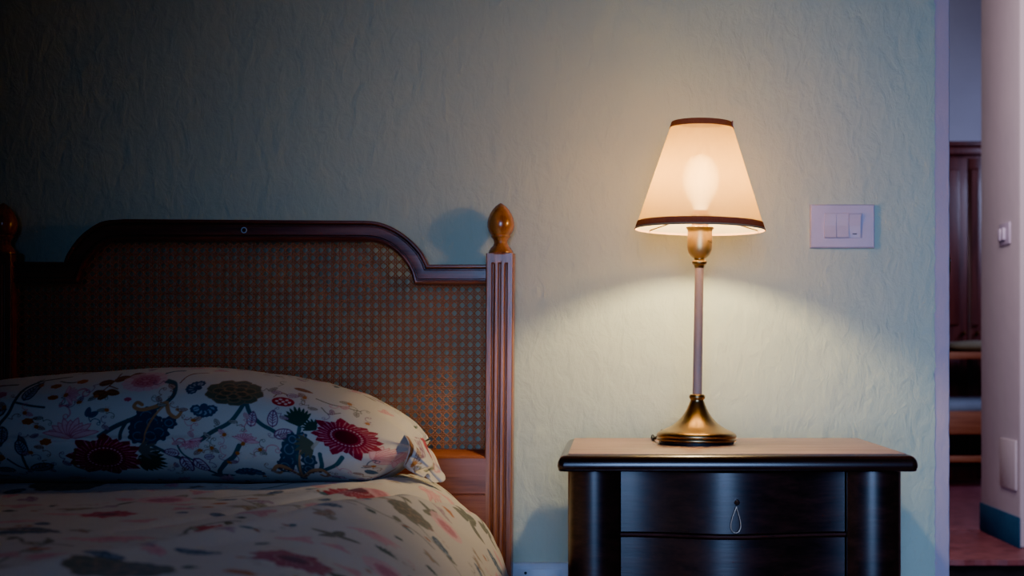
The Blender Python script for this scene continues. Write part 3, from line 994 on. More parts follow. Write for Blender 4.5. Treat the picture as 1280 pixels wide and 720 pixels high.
# keep the surface level low enough where the pillow stands
press = np.clip((YY - 2.10) / .05, 0, 1) * (1 - np.clip((S - .24) / .08, 0, 1))
off = off * (1 - .7 * press)
z = z + off * nz + (fold3 * .6 + trough * .5) * (1 - side) * (1 - press) - .018 * press * np.clip((YY - 2.13) / .08, 0, 1)
x = x + off * nx_
P = np.stack([x, YY, z], -1)
colr = dc.sample(S * 1000, YY * 1000)
duvet = cloth_mesh('duvet', P, colr, M['print'], base=(-.66, 1.6, .6))
bm = bmesh.new(); bm.from_mesh(duvet.data)
Pi = P[::20, ::20]; pi_n = np.zeros(Pi.shape)
tu = np.gradient(Pi, axis=0); tv = np.gradient(Pi, axis=1); nn_ = np.cross(tu, tv); nn_ /= np.linalg.norm(nn_, axis=2, keepdims=True) + 1e-9
nn_ *= np.sign(nn_[..., 2:3] + 1e-6) * 1.0
inn_ = Pi - nn_ * .030 - np.array([0, 0, .004])
G = [[bm.verts.new(Vector(inn_[i, j]) - Vector((-.66, 1.6, .6))) for j in range(inn_.shape[1])] for i in range(inn_.shape[0])]
for i in range(len(G) - 1):
    for j in range(len(G[0]) - 1):
        bm.faces.new((G[i][j], G[i][j + 1], G[i + 1][j + 1], G[i + 1][j])).smooth = True
bm.to_mesh(duvet.data); bm.free()
tag(duvet, 'puffy cream duvet with faded floral print spread over the bed', 'duvet')

# ------------------------------------------------------------------ PILLOW
pc = Canvas(-140, 580, 380, 660, 3.0)
B = lambda x, y, sx, sy=None, rot=0.0: Brush(pc, x, y, sx, sy, rot)
st = lambda P, w, c, al=1.0, w2=None: pc.stroke(spline(P, 8), w, c, al, w2)
# stems
st([(248, 476), (259, 480), (263, 492), (256, 503), (243, 512)], 5, TEAL)
st([(243, 512), (222, 523), (200, 533), (182, 545)], 5.5, TEAL)
st([(215, 525), (208, 537), (205, 548)], 4, TEAL)
st([(345, 498), (340, 510), (330, 525), (312, 537), (296, 549)], 5, TEAL)
st([(346, 497), (353, 512), (366, 524), (380, 531), (398, 543)], 5, TEAL)
st([(341, 552), (334, 566), (322, 577), (314, 590), (312, 600)], 5.5, TEAL)
st([(235, 553), (258, 565), (283, 577), (300, 590), (312, 603)], 4, TEAL)
st([(433, 551), (434, 566), (430, 577)], 5, TEAL); st([(458, 550), (450, 563), (436, 574)], 5, TEAL)
st([(300, 582), (290, 576), (276, 566), (270, 553)], 2, TEAL)
st([(96, 472), (86, 482), (82, 497), (78, 512), (68, 527), (66, 536)], 3.5, TEAL)
st([(95, 588), (94, 575), (93, 560)], 3, TEAL); st([(95, 588), (84, 578), (76, 570)], 2, TEAL)
st([(72, 475), (50, 475), (42, 473)], 1.6, OLIVE); st([(96, 472), (112, 469), (125, 466)], 1.6, OLIVE)
st([(184, 466), (187, 474), (184, 482)], 1.6, BROWN); st([(184, 482), (176, 494)], 1.2, BROWN); st([(184, 482), (196, 486)], 1.2, BROWN)
st([(120, 473), (135, 476), (150, 474)], 1.2, OLIVE)
st([(238, 466), (245, 461), (255, 459)], 3, TEAL); st([(264, 478), (268, 468), (285, 463)], 1.4, BROWN)
st([(420, 478), (440, 482), (455, 480), (470, 478)], 1.2, OLIVE); st([(430, 490), (440, 498), (452, 492)], 1.2, OLIVE)
# leaf clusters
for x_, y_, L_, r_ in ((92, 497, 26, -1.25), (74, 508, 32, 2.95), (72, 530, 26, 1.65), (97, 566, 26, -1.9), (98, 588, 30, -.35), (80, 588, 22, 3.3)):
    leaf(B(x_, y_, L_, L_, r_), (.10, .14, .17)); stripe_leaf(B(x_, y_, L_ * .95, L_ * .8, r_), (.05, .08, .11), (.36, .38, .42))
st([(84, 500), (100, 504), (118, 507)], 2.5, TEAL)
for x_, y_ in ((121, 480), (125, 495), (148, 475)): berry(B(x_, y_, 10, 6), ORANGE)
for x_, y_ in ((101, 524), (39, 538), (121, 550), (67, 568), (62, 489)): berry(B(x_, y_, 11, 8), ORANGE if x_ != 62 else PINK, LPINK)
for x_, y_, rr in ((177, 489, .2), (185, 497, -.5), (178, 477, .1), (193, 473, 0), (207, 467, .2), (192, 487, .4)):
    Bq = B(x_ - 8, y_ + 2, 17, 17, rr - .3); leaf(Bq, BROWN)
tendril(B(135, 505, 30, 30, -.6), PINK, .07); tendril(B(138, 498, 22, 22, 1.2), PINK, .07); lotus(B(145, 492, 13, 10, 1.2))
stripe_leaf(B(168, 520, 12, 12, -1.4), BLUE, (.1, .14, .2)); stripe_leaf(B(170, 520, 12, 12, -.5), BLUE, (.1, .14, .2)); tendril(B(170, 521, 14, 14, .5), BLUE, .08)
# carnations, lilies
carnation(B(222, 477, 24, 12)); berry(B(212, 499, 7, 5), (.5, .12, .15))
lotus(B(150, 536, 24, 20)); lotus(B(18, 555, 22, 18, .3)); lotus(B(500, 545, 22, 16, 1.2)); lotus(B(515, 562, 15, 12, 1.9), PINK)
# blue green peony and its leaves
peony(B(330, 487, 32, 17)); scallop(B(300, 507, 18, 15, 3.1), BLUE, (.42, .46, .50)); scallop(B(288, 484, 16, 10, -1.2), BLUE, (.42, .46, .50)); scallop(B(348, 596, 20, 16), BLUE, (.22, .28, .34), 6)
# dotted red pod
b = B(387, 492, 13, 6.5); b.poly(ell(0, 0, 1, 1), (.38, .02, .03))
for k in range(7):
    a = 2 * PI * k / 6; b.poly(ell(.55 * math.cos(a) if k < 6 else 0, .5 * math.sin(a) if k < 6 else 0, .15, .2, 10), (.65, .5, .5))
st([(375, 487), (380, 480), (392, 482)], 1.2, BROWN); stripe_leaf(B(388, 482, 14, 10, -.1)); stripe_leaf(B(382, 481, 13, 9, 3.3))
# striped leaflets
for x_, y_, L_, r_ in ((354, 528, 19, -1.45), (379, 526, 21, -1.6), (381, 537, 22, -.35), (272, 566, 17, 3.3), (275, 570, 24, 1.25), (288, 572, 24, .95), (300, 570, 12, -.2)):
    stripe_leaf(B(x_, y_, L_, L_, r_))
for x_, y_ in ((349, 543), (287, 553)): lotus(B(x_, y_, 12, 9, .2 if x_ > 300 else 2.6), (.5, .10, .16))
tendril(B(265, 547, 14, 14, .3), (.5, .12, .16), .1); tendril(B(320, 570, 16, 16, -1.4)); tendril(B(342, 535, 18, 18, -.7)); tendril(B(286, 536, 12, 14, -2)); tendril(B(365, 550, 20, 20, .1)); tendril(B(355, 565, 12, 12, -1)); tendril(B(450, 565, 16, 16, .4)); tendril(B(478, 560, 18, 18, -.6), BLUE, .08)
leaf(B(480, 565, 16, 16, .6), BLUE); leaf(B(300, 605, 30, 20, -.2), TEAL)
# acanthus pieces
Bq = B(241, 532, 40, 46, .35); 
for (x_, y_, r_) in ((236, 520, 13), (230, 533, 14), (243, 528, 12), (250, 540, 12), (226, 545, 11), (240, 545, 12), (262, 528, 9)):
    pc.poly(ell(x_, y_, r_, r_ * .85, 40, lambda t: .12 * np.sin(t * 7)), (.045, .085, .12)); pc.stroke(ell(x_, y_, r_ * .5, r_ * .45, 14), 1.2, (.2, .24, .3), .7)
st([(258, 502), (245, 520), (235, 540), (230, 560)], 3.5, TAN, .9, 1.5); st([(256, 503), (240, 510), (228, 512), (221, 508), (224, 503), (230, 506)], 5, TAN, 1, 4); st([(258, 505), (262, 516), (270, 521), (275, 514), (270, 511)], 5, TAN, 1, 3.5)
acanthus(B(408, 563, 34, 40)); 
spiky(B(410, 520, 26, 26, -2.0), GREEN, 9); spiky(B(425, 540, 24, 24, 2.6), OLIVE, 7); spiky(B(428, 522, 20, 16, -2.6), GREEN, 7)
st([(425, 545), (435, 532), (448, 530)], 4, (.50, .42, .30), .8)
spiky(B(226, 572, 34, 28, .45), GREEN, 9); spiky(B(226, 562, 26, 20, -.1), (.16, .15, .12), 5)
spiky(B(8, 488, 30, 16, -.1), GREEN, 7)
dahlia(B(187, 571, 43, 27, .1), (.30, .016, .05), (.55, .16, .24)); dahlia(B(462, 525, 38, 23, -.1), CR)
dahlia(B(-2, 515, 32, 26, .4), (.32, .03, .02), (.5, .15, .08))
st([(155, 560), (150, 580), (160, 590)], 3, BROWN, .8)
for x_, y_ in ((470, 590), (495, 585)): stripe_leaf(B(x_ - 10, y_ + 6, 26, 14, -.5), BROWN, (.5, .36, .2))
lotus(B(449, 588, 9, 6, .2), (.45, .08, .12)); leaf(B(390, 470, 24, 8, .1), BROWN)
rg3 = np.random.default_rng(9)
busy = [(187, 571, 46), (462, 525, 42), (240, 530, 34), (408, 563, 36), (330, 487, 34), (222, 477, 24), (150, 534, 26), (300, 507, 18), (0, 515, 34), (412, 518, 26), (232, 570, 34), (387, 492, 15), (367, 530, 20), (280, 572, 20)]
for i in range(230):
    x = rg3.uniform(5, 505); y = rg3.uniform(470, 602)
    if any(math.hypot(x - a, (y - b_) * 1.4) < r for a, b_, r in busy): continue
    busy.append((x, y, 13)); ro = rg3.uniform(-PI, PI); cc = (PINK, BROWN, OLIVE, PURP)[rg3.integers(0, 4)]
    tendril(B(x, y, 13, 11, ro), cc, .07)
    if rg3.random() < .6: stripe_leaf(B(x, y, 11, 8, ro + 2.2), cc, (.50, .44, .42))
    if rg3.random() < .3: berry(B(x, y, 5, 4, ro), ORANGE, BROWN)
# left, beyond the frame, and upper back
rg2 = np.random.default_rng(5); av2 = [(187, 571, 45), (462, 525, 40)]
scatter(pc, -130, -20, 460, 640, 14, 18, rg2, av2)
scatter(pc, -130, 560, 385, 455, 60, 16, rg2, [])
scatter(pc, -130, 560, 612, 655, 30, 14, rg2, [])

# geometry
PY_C = 2.335
topline = [(-96, 560), (-80, 528), (-50, 505), (-20, 490), (0, 482), (25, 473), (60, 468), (100, 465), (150, 462), (230, 459.5), (300, 462), (350, 468), (400, 477.5), (450, 493), (485, 512), (505, 527), (520, 540), (530, 553)]
tx = np.array([p[0] for p in topline]); tyv = np.array([p[1] for p in topline])
nuP, nvP = 900, 420
pxs = np.linspace(-96, 529, nuP)
pt = np.interp(pxs, tx, tyv); ker = np.hanning(41); ker /= ker.sum(); pt2 = np.convolve(np.pad(pt, 20, 'edge'), ker, 'valid')
pt = pt2
ztop = CAM_Z + (PY0 - pt) / FPX * PY_C
zbot = np.full(nuP, ZT - .014)
e = np.clip((pxs - 478) / 51, 0, 1); zbot = zbot + (.735 - zbot) * e ** 1.6
e2 = np.clip((-50 - pxs) / 46, 0, 1); zbot = zbot + (.72 - zbot) * e2 ** 2
zc = (ztop + zbot) / 2; az = np.maximum((ztop - zbot) / 2, .004)
uu = np.linspace(-1, 1, nuP)
ay = .215 * (1 - np.clip((np.abs(uu) - .72) / .28, 0, 1) ** 2.6 * .62)
# angle: dense on the camera side; angle measured from back through top to front and under
ang_front = np.linspace(-.32 * PI, .62 * PI, 330)     # 0 = front, +pi/2 = top
ang_back = np.linspace(.62 * PI, 1.68 * PI, nvP - 330 + 2)[1:-1]
ang = np.concatenate([ang_front, ang_back])
U, A = np.meshgrid(pxs, ang, indexing='ij')
ZC, _ = np.meshgrid(zc, ang, indexing='ij'); AZ, _ = np.meshgrid(az, ang, indexing='ij'); AY, _ = np.meshgrid(ay, ang, indexing='ij')
n_ = 2.8
ca, sa = np.cos(A), np.sin(A)
rr = (np.abs(ca) ** n_ + np.abs(sa) ** n_) ** (-1 / n_)
Yp = PY_C - AY * rr * ca; Zp = ZC + AZ * rr * sa
Xp = (U - PX0) / FPX * PY_C
# fold line across the front and soft wrinkles
vfr = A / (PI / 2)
zfold = WZ(548, 2.14)
w1 = .0035 * np.exp(-((Zp - zfold) / .004) ** 2) * (ca > 0) * np.clip((400 - U) / 150, 0, 1)
wr = .007 * fbm(Xp, Zp * 1.4, 9, 21, 3) + .0022 * fbm(Xp, Zp, 34, 22, 3)
# radial gathers toward the right-hand seam
er = np.clip((U - 430) / 90, 0, 1)
gath = .006 * er ** 1.5 * np.sin(A * 9 + 2 * fbm(Xp, Zp, 14, 8, 2))
wr = wr * (1 - .6 * np.clip((U - 480) / 50, 0, 1)) + gath
Yp = Yp + (w1 + wr) * ca; Zp = Zp + (wr) * sa * (sa > -.1)
# canvas y: follow arc length of the centre section, anchored on the photo band of the front
pyc = np.where(ca > -.2, PY0 - (Zp - CAM_Z) / np.clip(Yp, 2.0, 3) * FPX, 0)
d = np.hypot(np.diff(Yp, axis=1), np.diff(Zp, axis=1)); arc = np.concatenate([np.zeros((nuP, 1)), np.cumsum(d, 1)], 1)
j0 = int(np.argmin(np.abs(ang - 0)))
arc = arc - arc[:, j0:j0 + 1]
iref = int(np.argmin(np.abs(pxs - 230)))
aref = arc[iref, j0 - 60:330]; pref = pyc[iref, j0 - 60:330]
ok = np.concatenate([[True], np.diff(np.minimum.accumulate(pref)) < -.05]) & (pref > 466)
aref = aref[ok]; pref = pref[ok]
pyf = np.interp(arc, aref, pref)
pyf = np.where(arc > aref[-1], pref[-1] - (arc - aref[-1]) * FPX / 2.3 * .45, pyf)
pyf = np.where(arc < aref[0], pref[0] - (arc - aref[0]) * FPX / 2.15, pyf)
colp = pc.sample(U, np.clip(pyf, 382, 655))
P = np.stack([Xp, Yp, Zp], -1)
pil = thing('pillow', 'plump floral pillow propped against the cane headboard', 'pillow', (-.69, 2.33, .69))
pm = cloth_mesh('pillowcase', P, colp, M['print'], parent=pil, closed_v=True, base=(-.69, 2.33, .69))
# close the ends
bm = bmesh.new(); bm.from_mesh(pm.data)
bmesh.ops.holes_fill(bm, edges=[e for e in bm.edges if e.is_boundary], sides=0)
bm.to_mesh(pm.data); bm.free()

# frilled flange at the right-hand end
ctrl = [  # t : seam (px,py,Y), outer
    ((500, 538, 2.33), (528, 546, 2.33)),
    ((507, 545, 2.22), (536, 562, 2.255)),
    ((511, 553, 2.20), (541, 580, 2.235)),
    ((511, 563, 2.205), (533, 584, 2.205)),
    ((508, 573, 2.20), (522, 588, 2.20)),
    ((505, 580, 2.215), (517, 591, 2.215)),
    ((504, 583, 2.25), (524, 589, 2.27)),
    ((506, 584, 2.26), (529, 597, 2.24)),
    ((510, 580, 2.27), (535, 592, 2.27)),
    ((512, 574, 2.29), (541, 603, 2.275)),
    ((514, 566, 2.31), (549, 603, 2.30)),
    ((517, 558, 2.33), (556, 599, 2.315)),
    ((518, 552, 2.36), (548, 580, 2.34)),
    ((518, 550, 2.40), (538, 562, 2.38))]
seam = spline([(a[0], a[1], a[2] * 100) for a, b in ctrl], 14); outr = spline([(b[0], b[1], b[2] * 100) for a, b in ctrl], 14)
nf = len(seam); mv = 26
PP = np.zeros((nf, mv, 3)); CC = np.zeros((nf, mv, 3))
for i in range(nf):
    s0 = W(seam[i][0], seam[i][1], seam[i][2] / 100); s1 = W(outr[i][0], outr[i][1], outr[i][2] / 100)
    for j in range(mv):
        t = j / (mv - 1)
        p = s0.lerp(s1, t)
        p.y += .005 * math.sin(i * .33) * t - .004 * math.sin(PI * t)
        PP[i, j] = p
        CC[i, j] = pc.sample(np.array([392 + i * .30]), np.array([468 + t * 22]))[0]
fl = cloth_mesh('flange', PP, CC, M['print'], parent=pil, base=(-.69, 2.33, .69))
so = fl.modifiers.new('thick', 'SOLIDIFY'); so.thickness = .0012

# ------------------------------------------------------------------ NIGHTSTAND
TZ = CAM_Z - .145
NYF, NYB = 2.158, 2.60
NX0, NX1 = WX(697, 2.172), WX(1146.5, 2.172)
ns_ = thing('nightstand', 'dark mahogany nightstand with bowed drawer fronts and thick rounded top', 'nightstand', ((NX0 + NX1) / 2, 2.33, 0))
# top slab: bullnose edge profile swept round the outline
TH = .0262
def slab(inset_fn, bm):
    G = []
    def outline(ins):
        x0, x1, y0, y1 = NX0 + ins, NX1 - ins, NYF + ins, NYB - ins * .2
        pts = []; r = max(.002, .010 - ins * .4)
        for cx, cy, a0 in ((x1 - r, y0 + r, -PI / 2), (x1 - r, y1 - r, 0), (x0 + r, y1 - r, PI / 2), (x0 + r, y0 + r, PI)):
            for k in range(7):
                a = a0 + k / 6 * PI / 2; pts.append((cx + r * math.cos(a), cy + r * math.sin(a)))
        return pts
    for ins, z in inset_fn:
        G.append([bm.verts.new((x, y, z)) for x, y in outline(ins)])
    n = len(G[0])
    for a, b in zip(G, G[1:]):
        for k in range(n): bm.faces.new((a[k], a[(k + 1) % n], b[(k + 1) % n], b[k]))
    bm.faces.new(G[0]); bm.faces.new(G[-1])
edge = [(.012, TZ - TH), (.003, TZ - TH), (.0008, TZ - TH + .002)]
for i in range(11):
    a = -.35 * PI / 2 + i / 10 * (PI / 2 * 1.35)
    edge.append((.0125 - .0125 * math.cos(a), TZ - .0175 + .0155 * math.sin(a) if a > 0 else TZ - .0175 + .012 * math.sin(a)))
edge += [(.0145, TZ - .0012), (.0160, TZ - .0008)]
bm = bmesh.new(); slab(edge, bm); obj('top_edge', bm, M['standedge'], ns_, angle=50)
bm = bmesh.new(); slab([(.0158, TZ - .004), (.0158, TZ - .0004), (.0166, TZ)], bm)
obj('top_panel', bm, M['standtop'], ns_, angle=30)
# carcass: side panels, back
BX0, BX1 = WX(709.5, 2.19), WX(1130.5, 2.19)
zb = TZ - TH
for x0, x1 in ((BX0, BX0 + .018), (BX1 - .018, BX1)):
    bm = bmesh.new(); add_box(bm, x0, x1, 2.225, 2.585, .10, zb, .002); obj('side_panel', bm, M['stand'], ns_)
bm = bmesh.new(); add_box(bm, BX0 + .018, BX1 - .018, 2.565, 2.58, .10, zb, .001); obj('back_panel', bm, M['stand'], ns_)
# rounded corner pilasters
DX0, DX1 = WX(775, 2.21), WX(1058, 2.21)
for (x0, x1, fl_) in ((BX0, DX0, 1), (BX1, DX1, -1)):
    bm = bmesh.new()
    pts = []
    nP = 22
    for i in range(nP + 1):
        t = i / nP          # from outer edge to inner edge
        yy = 2.185 + .030 * (1 - math.sin(PI * min(1, (.12 + .76 * t))) ** .8)
        if t < .06: yy += (.06 - t) * .25
        pts.append((x0 + (x1 - x0) * t, yy))
    pts += [(x1, 2.26), (x0, 2.26)]
    extrude_outline(bm, pts, .10, zb, axis='Z')
    obj('corner_post', bm, M['stand'], ns_, angle=40)
# serpentine drawer fronts
def serp(x):
    t = (x - DX0) / (DX1 - DX0)
    return 2.218 - .034 * (.5 - .5 * math.cos(2 * PI * t)) ** 1.15 + .004 * math.sin(PI * t * 4) * (1 - t) * t
def drawer(z0, z1, pullz):
    bm = bmesh.new(); N = 70
    xs = [DX0 + .0015 + (DX1 - DX0 - .003) * i / N for i in range(N + 1)]
    pr = [(.0, z0 + .001), (-.001, z0 + .002), (-.001, z1 - .002), (0, z1 - .001)]
    G = [[bm.verts.new((x, serp(x) + d, z)) for d, z in [(.02, z0 + .001)] + pr + [(.02, z1 - .001)]] for x in xs]
    grid_faces(bm, G)
    for i in range(N): bm.faces.new((G[i][0], G[i][-1], G[i + 1][-1], G[i + 1][0]))
    bm.faces.new(G[0]); bm.faces.new(G[-1])
    d = obj('drawer', bm, M['stand'], ns_, angle=40)
    if pullz:
        cx = WX(920.5, 2.178); y = serp(cx) - .002
        bm = bmesh.new()
        s = 2.178 / FPX
        lathe(bm, [(.0042, 0), (.0044, .001), (.0036, .003), (.003, .006), (.0015, .009), (.0002, .010)], 0, 0, 24)
        bm.transform(Matrix.Translation((cx + .0012, y + .001, pullz - 1 * s)) @ Matrix.Rotation(PI / 2 - .5, 4, 'X'))
        h = obj('drawer_pull', bm, M['pewter'], d)
        bm = bmesh.new()
        L = []
        for k in range(40):
            a = 2 * PI * k / 40
            # teardrop: apex at the top
            v_ = (1 - math.cos(a)) / 2            # 0 top, 1 bottom
            wdt = 9.0 * math.sin(a) * (math.sin(a / 2) ** 1.6)
            L.append((cx + (wdt - 1.0 * v_) * s, y - .0045 - .001 * v_, pullz - (5 + 33 * v_) * s))
        tube(bm, L, .00105, 8, closed=True)
        obj('ring', bm, M['pewter'], h, angle=60)
    return d
zdiv = WZ(668.5, 2.203)
drawer(zdiv + .0015, zb - .002, WZ(628, 2.178))
drawer(zdiv - .004 - .235, zdiv - .0035, zdiv - .13)
drawer(.16, zdiv - .246, .30)
# bead strips between drawers
for zz in (zdiv - .001, zdiv - .2425):
    bm = bmesh.new(); tube(bm, [(DX0 + (DX1 - DX0) * i / 60, serp(DX0 + (DX1 - DX0) * i / 60) - .0012, zz) for i in range(61)], .0026, 8)
    obj('bead', bm, M['bead'], ns_)
bm = bmesh.new(); add_box(bm, DX0, DX1, 2.222, 2.238, .10, .16, .002); obj('apron', bm, M['stand'], ns_)
for x in (BX0 + .028, BX1 - .028):
    for y in (2.235, 2.545):
        bm = bmesh.new(); lathe(bm, [(.014, 0), (.018, .01), (.020, .05), (.024, .085), (.024, .10)], x, y, 24)
        obj('foot', bm, M['stand'], ns_)

# ------------------------------------------------------------------ LAMP
LY = 2.42
LS = LY / FPX
lamp_x = WX(870.5, LY)
lamp = thing('table_lamp', 'lit brass table lamp with a cream cone shade on the nightstand', 'lamp', (lamp_x, LY, TZ))
zL = lambda py: TZ + (556 - 2.3 - py) * LS * 1.0    # photo row -> height above the table top
def LP(prof): return [(r * LS, zL(y)) for r, y in prof]
def lobj(name, prof, mat, parent=None, seg=72, angle=50, **kw):
    bm = bmesh.new(); lathe(bm, LP(prof), lamp_x, LY, seg, **kw)
    return obj(name, bm, mat, parent or lamp, angle=angle)
bm = bmesh.new(); lathe(bm, [(46.5 * LS, TZ), (47 * LS, zL(549.5))], lamp_x, LY, 72); obj('felt_foot', bm, M['black'], lamp)
base = lobj('base', [(48.5, 550), (49.8, 549.2), (50.2, 547.6), (49.3, 546.2), (49.0, 545.4), (49.9, 544.4), (50.0, 542.6), (48.8, 540.3), (46, 538.4), (41.5, 536.3), (36, 533.8), (30, 530.2), (24.5, 525.9), (19.8, 521), (16, 515.8), (13, 510.4),
             (10.8, 505.5), (9.2, 501.5), (8.2, 499), (8.6, 498), (9.6, 497), (10.2, 495.2), (9.9, 493.2), (8.8, 492), (7.0, 491.4), (5.5, 491.2)], M['brass'])
lobj('column', [(5.9, 492), (5.75, 450), (5.6, 400), (5.5, 333), (5.4, 327)], M['column'])
lobj('collar', [(5.6, 334), (6.2, 333), (6.6, 331.2), (7.0, 330.2), (8.5, 329.5), (9.3, 327.8), (9.3, 326.0), (8.4, 324.6), (6.8, 324), (6.4, 323.2), (6.6, 322)], M['brass'])
cup = lobj('bulb_holder', [(4, 323.0), (7, 322.2), (9, 321.2), (11.5, 318.8), (13.6, 315.6), (15.0, 311.5), (15.5, 307), (15.5, 296), (15.4, 290), (15.7, 286.2), (17.4, 284.2), (17.6, 283.2), (16.8, 282.8), (14.5, 284.5), (13, 290)], M['brassmatte'], cap1=False)
lobj('socket', [(10, 300), (10.5, 284), (10.5, 268), (9, 262)], M['tanedge'])
# lettering on the holder
cu = bpy.data.curves.new('txt', 'FONT'); cu.body = 'MADE'; cu.size = .0062; cu.extrude = .0001; cu.resolution_u = 3
cu.space_character = 1.05
to = bpy.data.objects.new('txt', cu); COL.objects.link(to)
dg = bpy.context.evaluated_depsgraph_get(); me = bpy.data.meshes.new_from_object(to.evaluated_get(dg))
COL.objects.unlink(to); bpy.data.objects.remove(to)
bm = bmesh.new(); bm.from_mesh(me); bpy.data.meshes.remove(me)
bmesh.ops.subdivide_edges(bm, edges=bm.edges[:], cuts=1)
Rr = 15.6 * LS + .0001
zt0 = zL(302.8); a_start = math.asin(9.0 / 15.6)
for v in bm.verts:
    a = a_start + v.co.x / Rr
    v.co = Vector((lamp_x + Rr * math.sin(a), LY - (Rr + v.co.z) * math.cos(a), zt0 + v.co.y))
obj('lettering', bm, M['ink'], cup, smooth=False)
# bulb
lobj('bulb', [(8, 264), (9, 259), (14, 251), (20, 241), (23.5, 232), (24.5, 224), (23.5, 214), (20.5, 205), (15.5, 197.5), (8.5, 192.5), (.3, 191)], M['bulb'])
# shade
zR, zT = zL(286.3), zL(152.5)     # rim planes
rB, rT = 81 * LS, 37.2 * LS
def cone_r(z): return rB + (rT - rB) * (z - zR) / (zT - zR)
SX = 0.0
def cone(name, z0, z1, off, th, mat, parent, seg=120):
    bm = bmesh.new()
    n = 10
    prof = [(cone_r(z0 + (z1 - z0) * i / n) + off, z0 + (z1 - z0) * i / n) for i in range(n + 1)]
    if th: prof += [(r - th, z) for r, z in prof[::-1]]; prof.append(prof[0])
    lathe(bm, prof, lamp_x, LY, seg, cap0=False, cap1=False)
    if th: bmesh.ops.remove_doubles(bm, verts=bm.verts[:], dist=1e-6)
    return obj(name, bm, mat, parent, angle=50)
shade = cone('lamp_shade', zR, zT, 0, 0, M['shade'], lamp)
bandh = 8.2 * LS
cone('rim_band', zR + 1.6 * LS, zR + 1.6 * LS + bandh, .0011, 0, M['band'], shade)
cone('rim_edge', zR - .0004, zR + 2.2 * LS, .0013, .0016, M['tanedge'], shade)
cone('top_band', zT - 7.2 * LS, zT + .0006, .0011, 0, M['band'], shade)
bm = bmesh.new()
sx = cone_r(zT - 5 * LS) + .0022
pA = -.42
add_box(bm, lamp_x + sx * math.cos(pA) - .001, lamp_x + sx * math.cos(pA) + .001, LY + sx * math.sin(pA) - .004, LY + sx * math.sin(pA) + .004, zT - 7.4 * LS, zT + .0004, .0004)
obj('band_join', bm, M['trimband'], shade)
# wire spider inside the shade holding it on the socket
bm = bmesh.new()
zs_ = zL(268)
tube(bm, [(lamp_x + 11.5 * LS * math.cos(a), LY + 11.5 * LS * math.sin(a), zs_) for a in [2 * PI * k / 24 for k in range(24)]], .0012, 8, closed=True)
for a0 in (.35, .35 + 2 * PI / 3, .35 + 4 * PI / 3):
    r1 = cone_r(zR + .004) - .001
    tube(bm, [(lamp_x + 11.5 * LS * math.cos(a0), LY + 11.5 * LS * math.sin(a0), zs_), (lamp_x + r1 * math.cos(a0), LY + r1 * math.sin(a0), zR + .004)], .0011, 8)
obj('shade_wire', bm, M['brassdark'], shade)
# power cord: a stub leaving the back of the base, running off the back of the table
bm = bmesh.new()
cxp = WX(828.5, LY)
tube(bm, spline([(lamp_x - .03, LY + .04, TZ + .010), (cxp + .002, LY + .045, TZ + .010), (cxp - .010, LY + .07, TZ + .005), (cxp - .012, 2.50, TZ + .0032), (cxp - .012, 2.585, TZ + .003), (cxp - .012, 2.612, TZ - .008), (cxp - .012, 2.616, TZ - .03)], 8), .0028, 10)
obj('power_cord', bm, M['black'], lamp)
bm = bmesh.new(); lathe(bm, [(.0075, TZ + .006), (.0062, TZ + .013), (.003, TZ + .019), (.0012, TZ + .021)], cxp, LY + .045, 20)
obj('cord_grip', bm, M['brassdark'], lamp)
lamp.rotation_euler = (0, math.radians(.95), 0)

# ------------------------------------------------------------------ wall switch and socket
def wallplate(px0, px1, py0, py1, t, mat, parent, name='cover_plate', slope=.004):
    x0, x1 = WX(px0, WALL_Y), WX(px1, WALL_Y); z0, z1 = WZ(py1, WALL_Y), WZ(py0, WALL_Y)
    bm = bmesh.new(); G = []
    for ins, y in ((0, WALL_Y), (0, WALL_Y - t * .6), (slope * .25, WALL_Y - t * .85), (slope, WALL_Y - t)):
        G.append([bm.verts.new((a, y, b)) for a, b in ((x0 + ins, z0 + ins * 1.2), (x1 - ins, z0 + ins * 1.2), (x1 - ins, z1 - ins), (x0 + ins, z1 - ins))])
    for a, b in zip(G, G[1:]):
        for k in range(4): bm.faces.new((a[k], a[(k + 1) % 4], b[(k + 1) % 4], b[k]))
    bm.faces.new(G[-1])
    return obj(name, bm, mat, parent, angle=20)
sw = thing('light_switch', 'white three-rocker light switch plate on the wall right of the lamp', 'light switch', (WX(1052, WALL_Y), WALL_Y - .001, WZ(310, WALL_Y)))
pl = wallplate(1012, 1092.5, 256, 310.5, .010, M['switch'], sw, slope=.0022)
bm = bmesh.new(); add_box(bm, WX(1029.7, WALL_Y), WX(1076.7, WALL_Y), WALL_Y - .0106, WALL_Y - .006, WZ(298, WALL_Y), WZ(266.8, WALL_Y), .0004)
obj('rocker_frame', bm, M['switch'], sw)
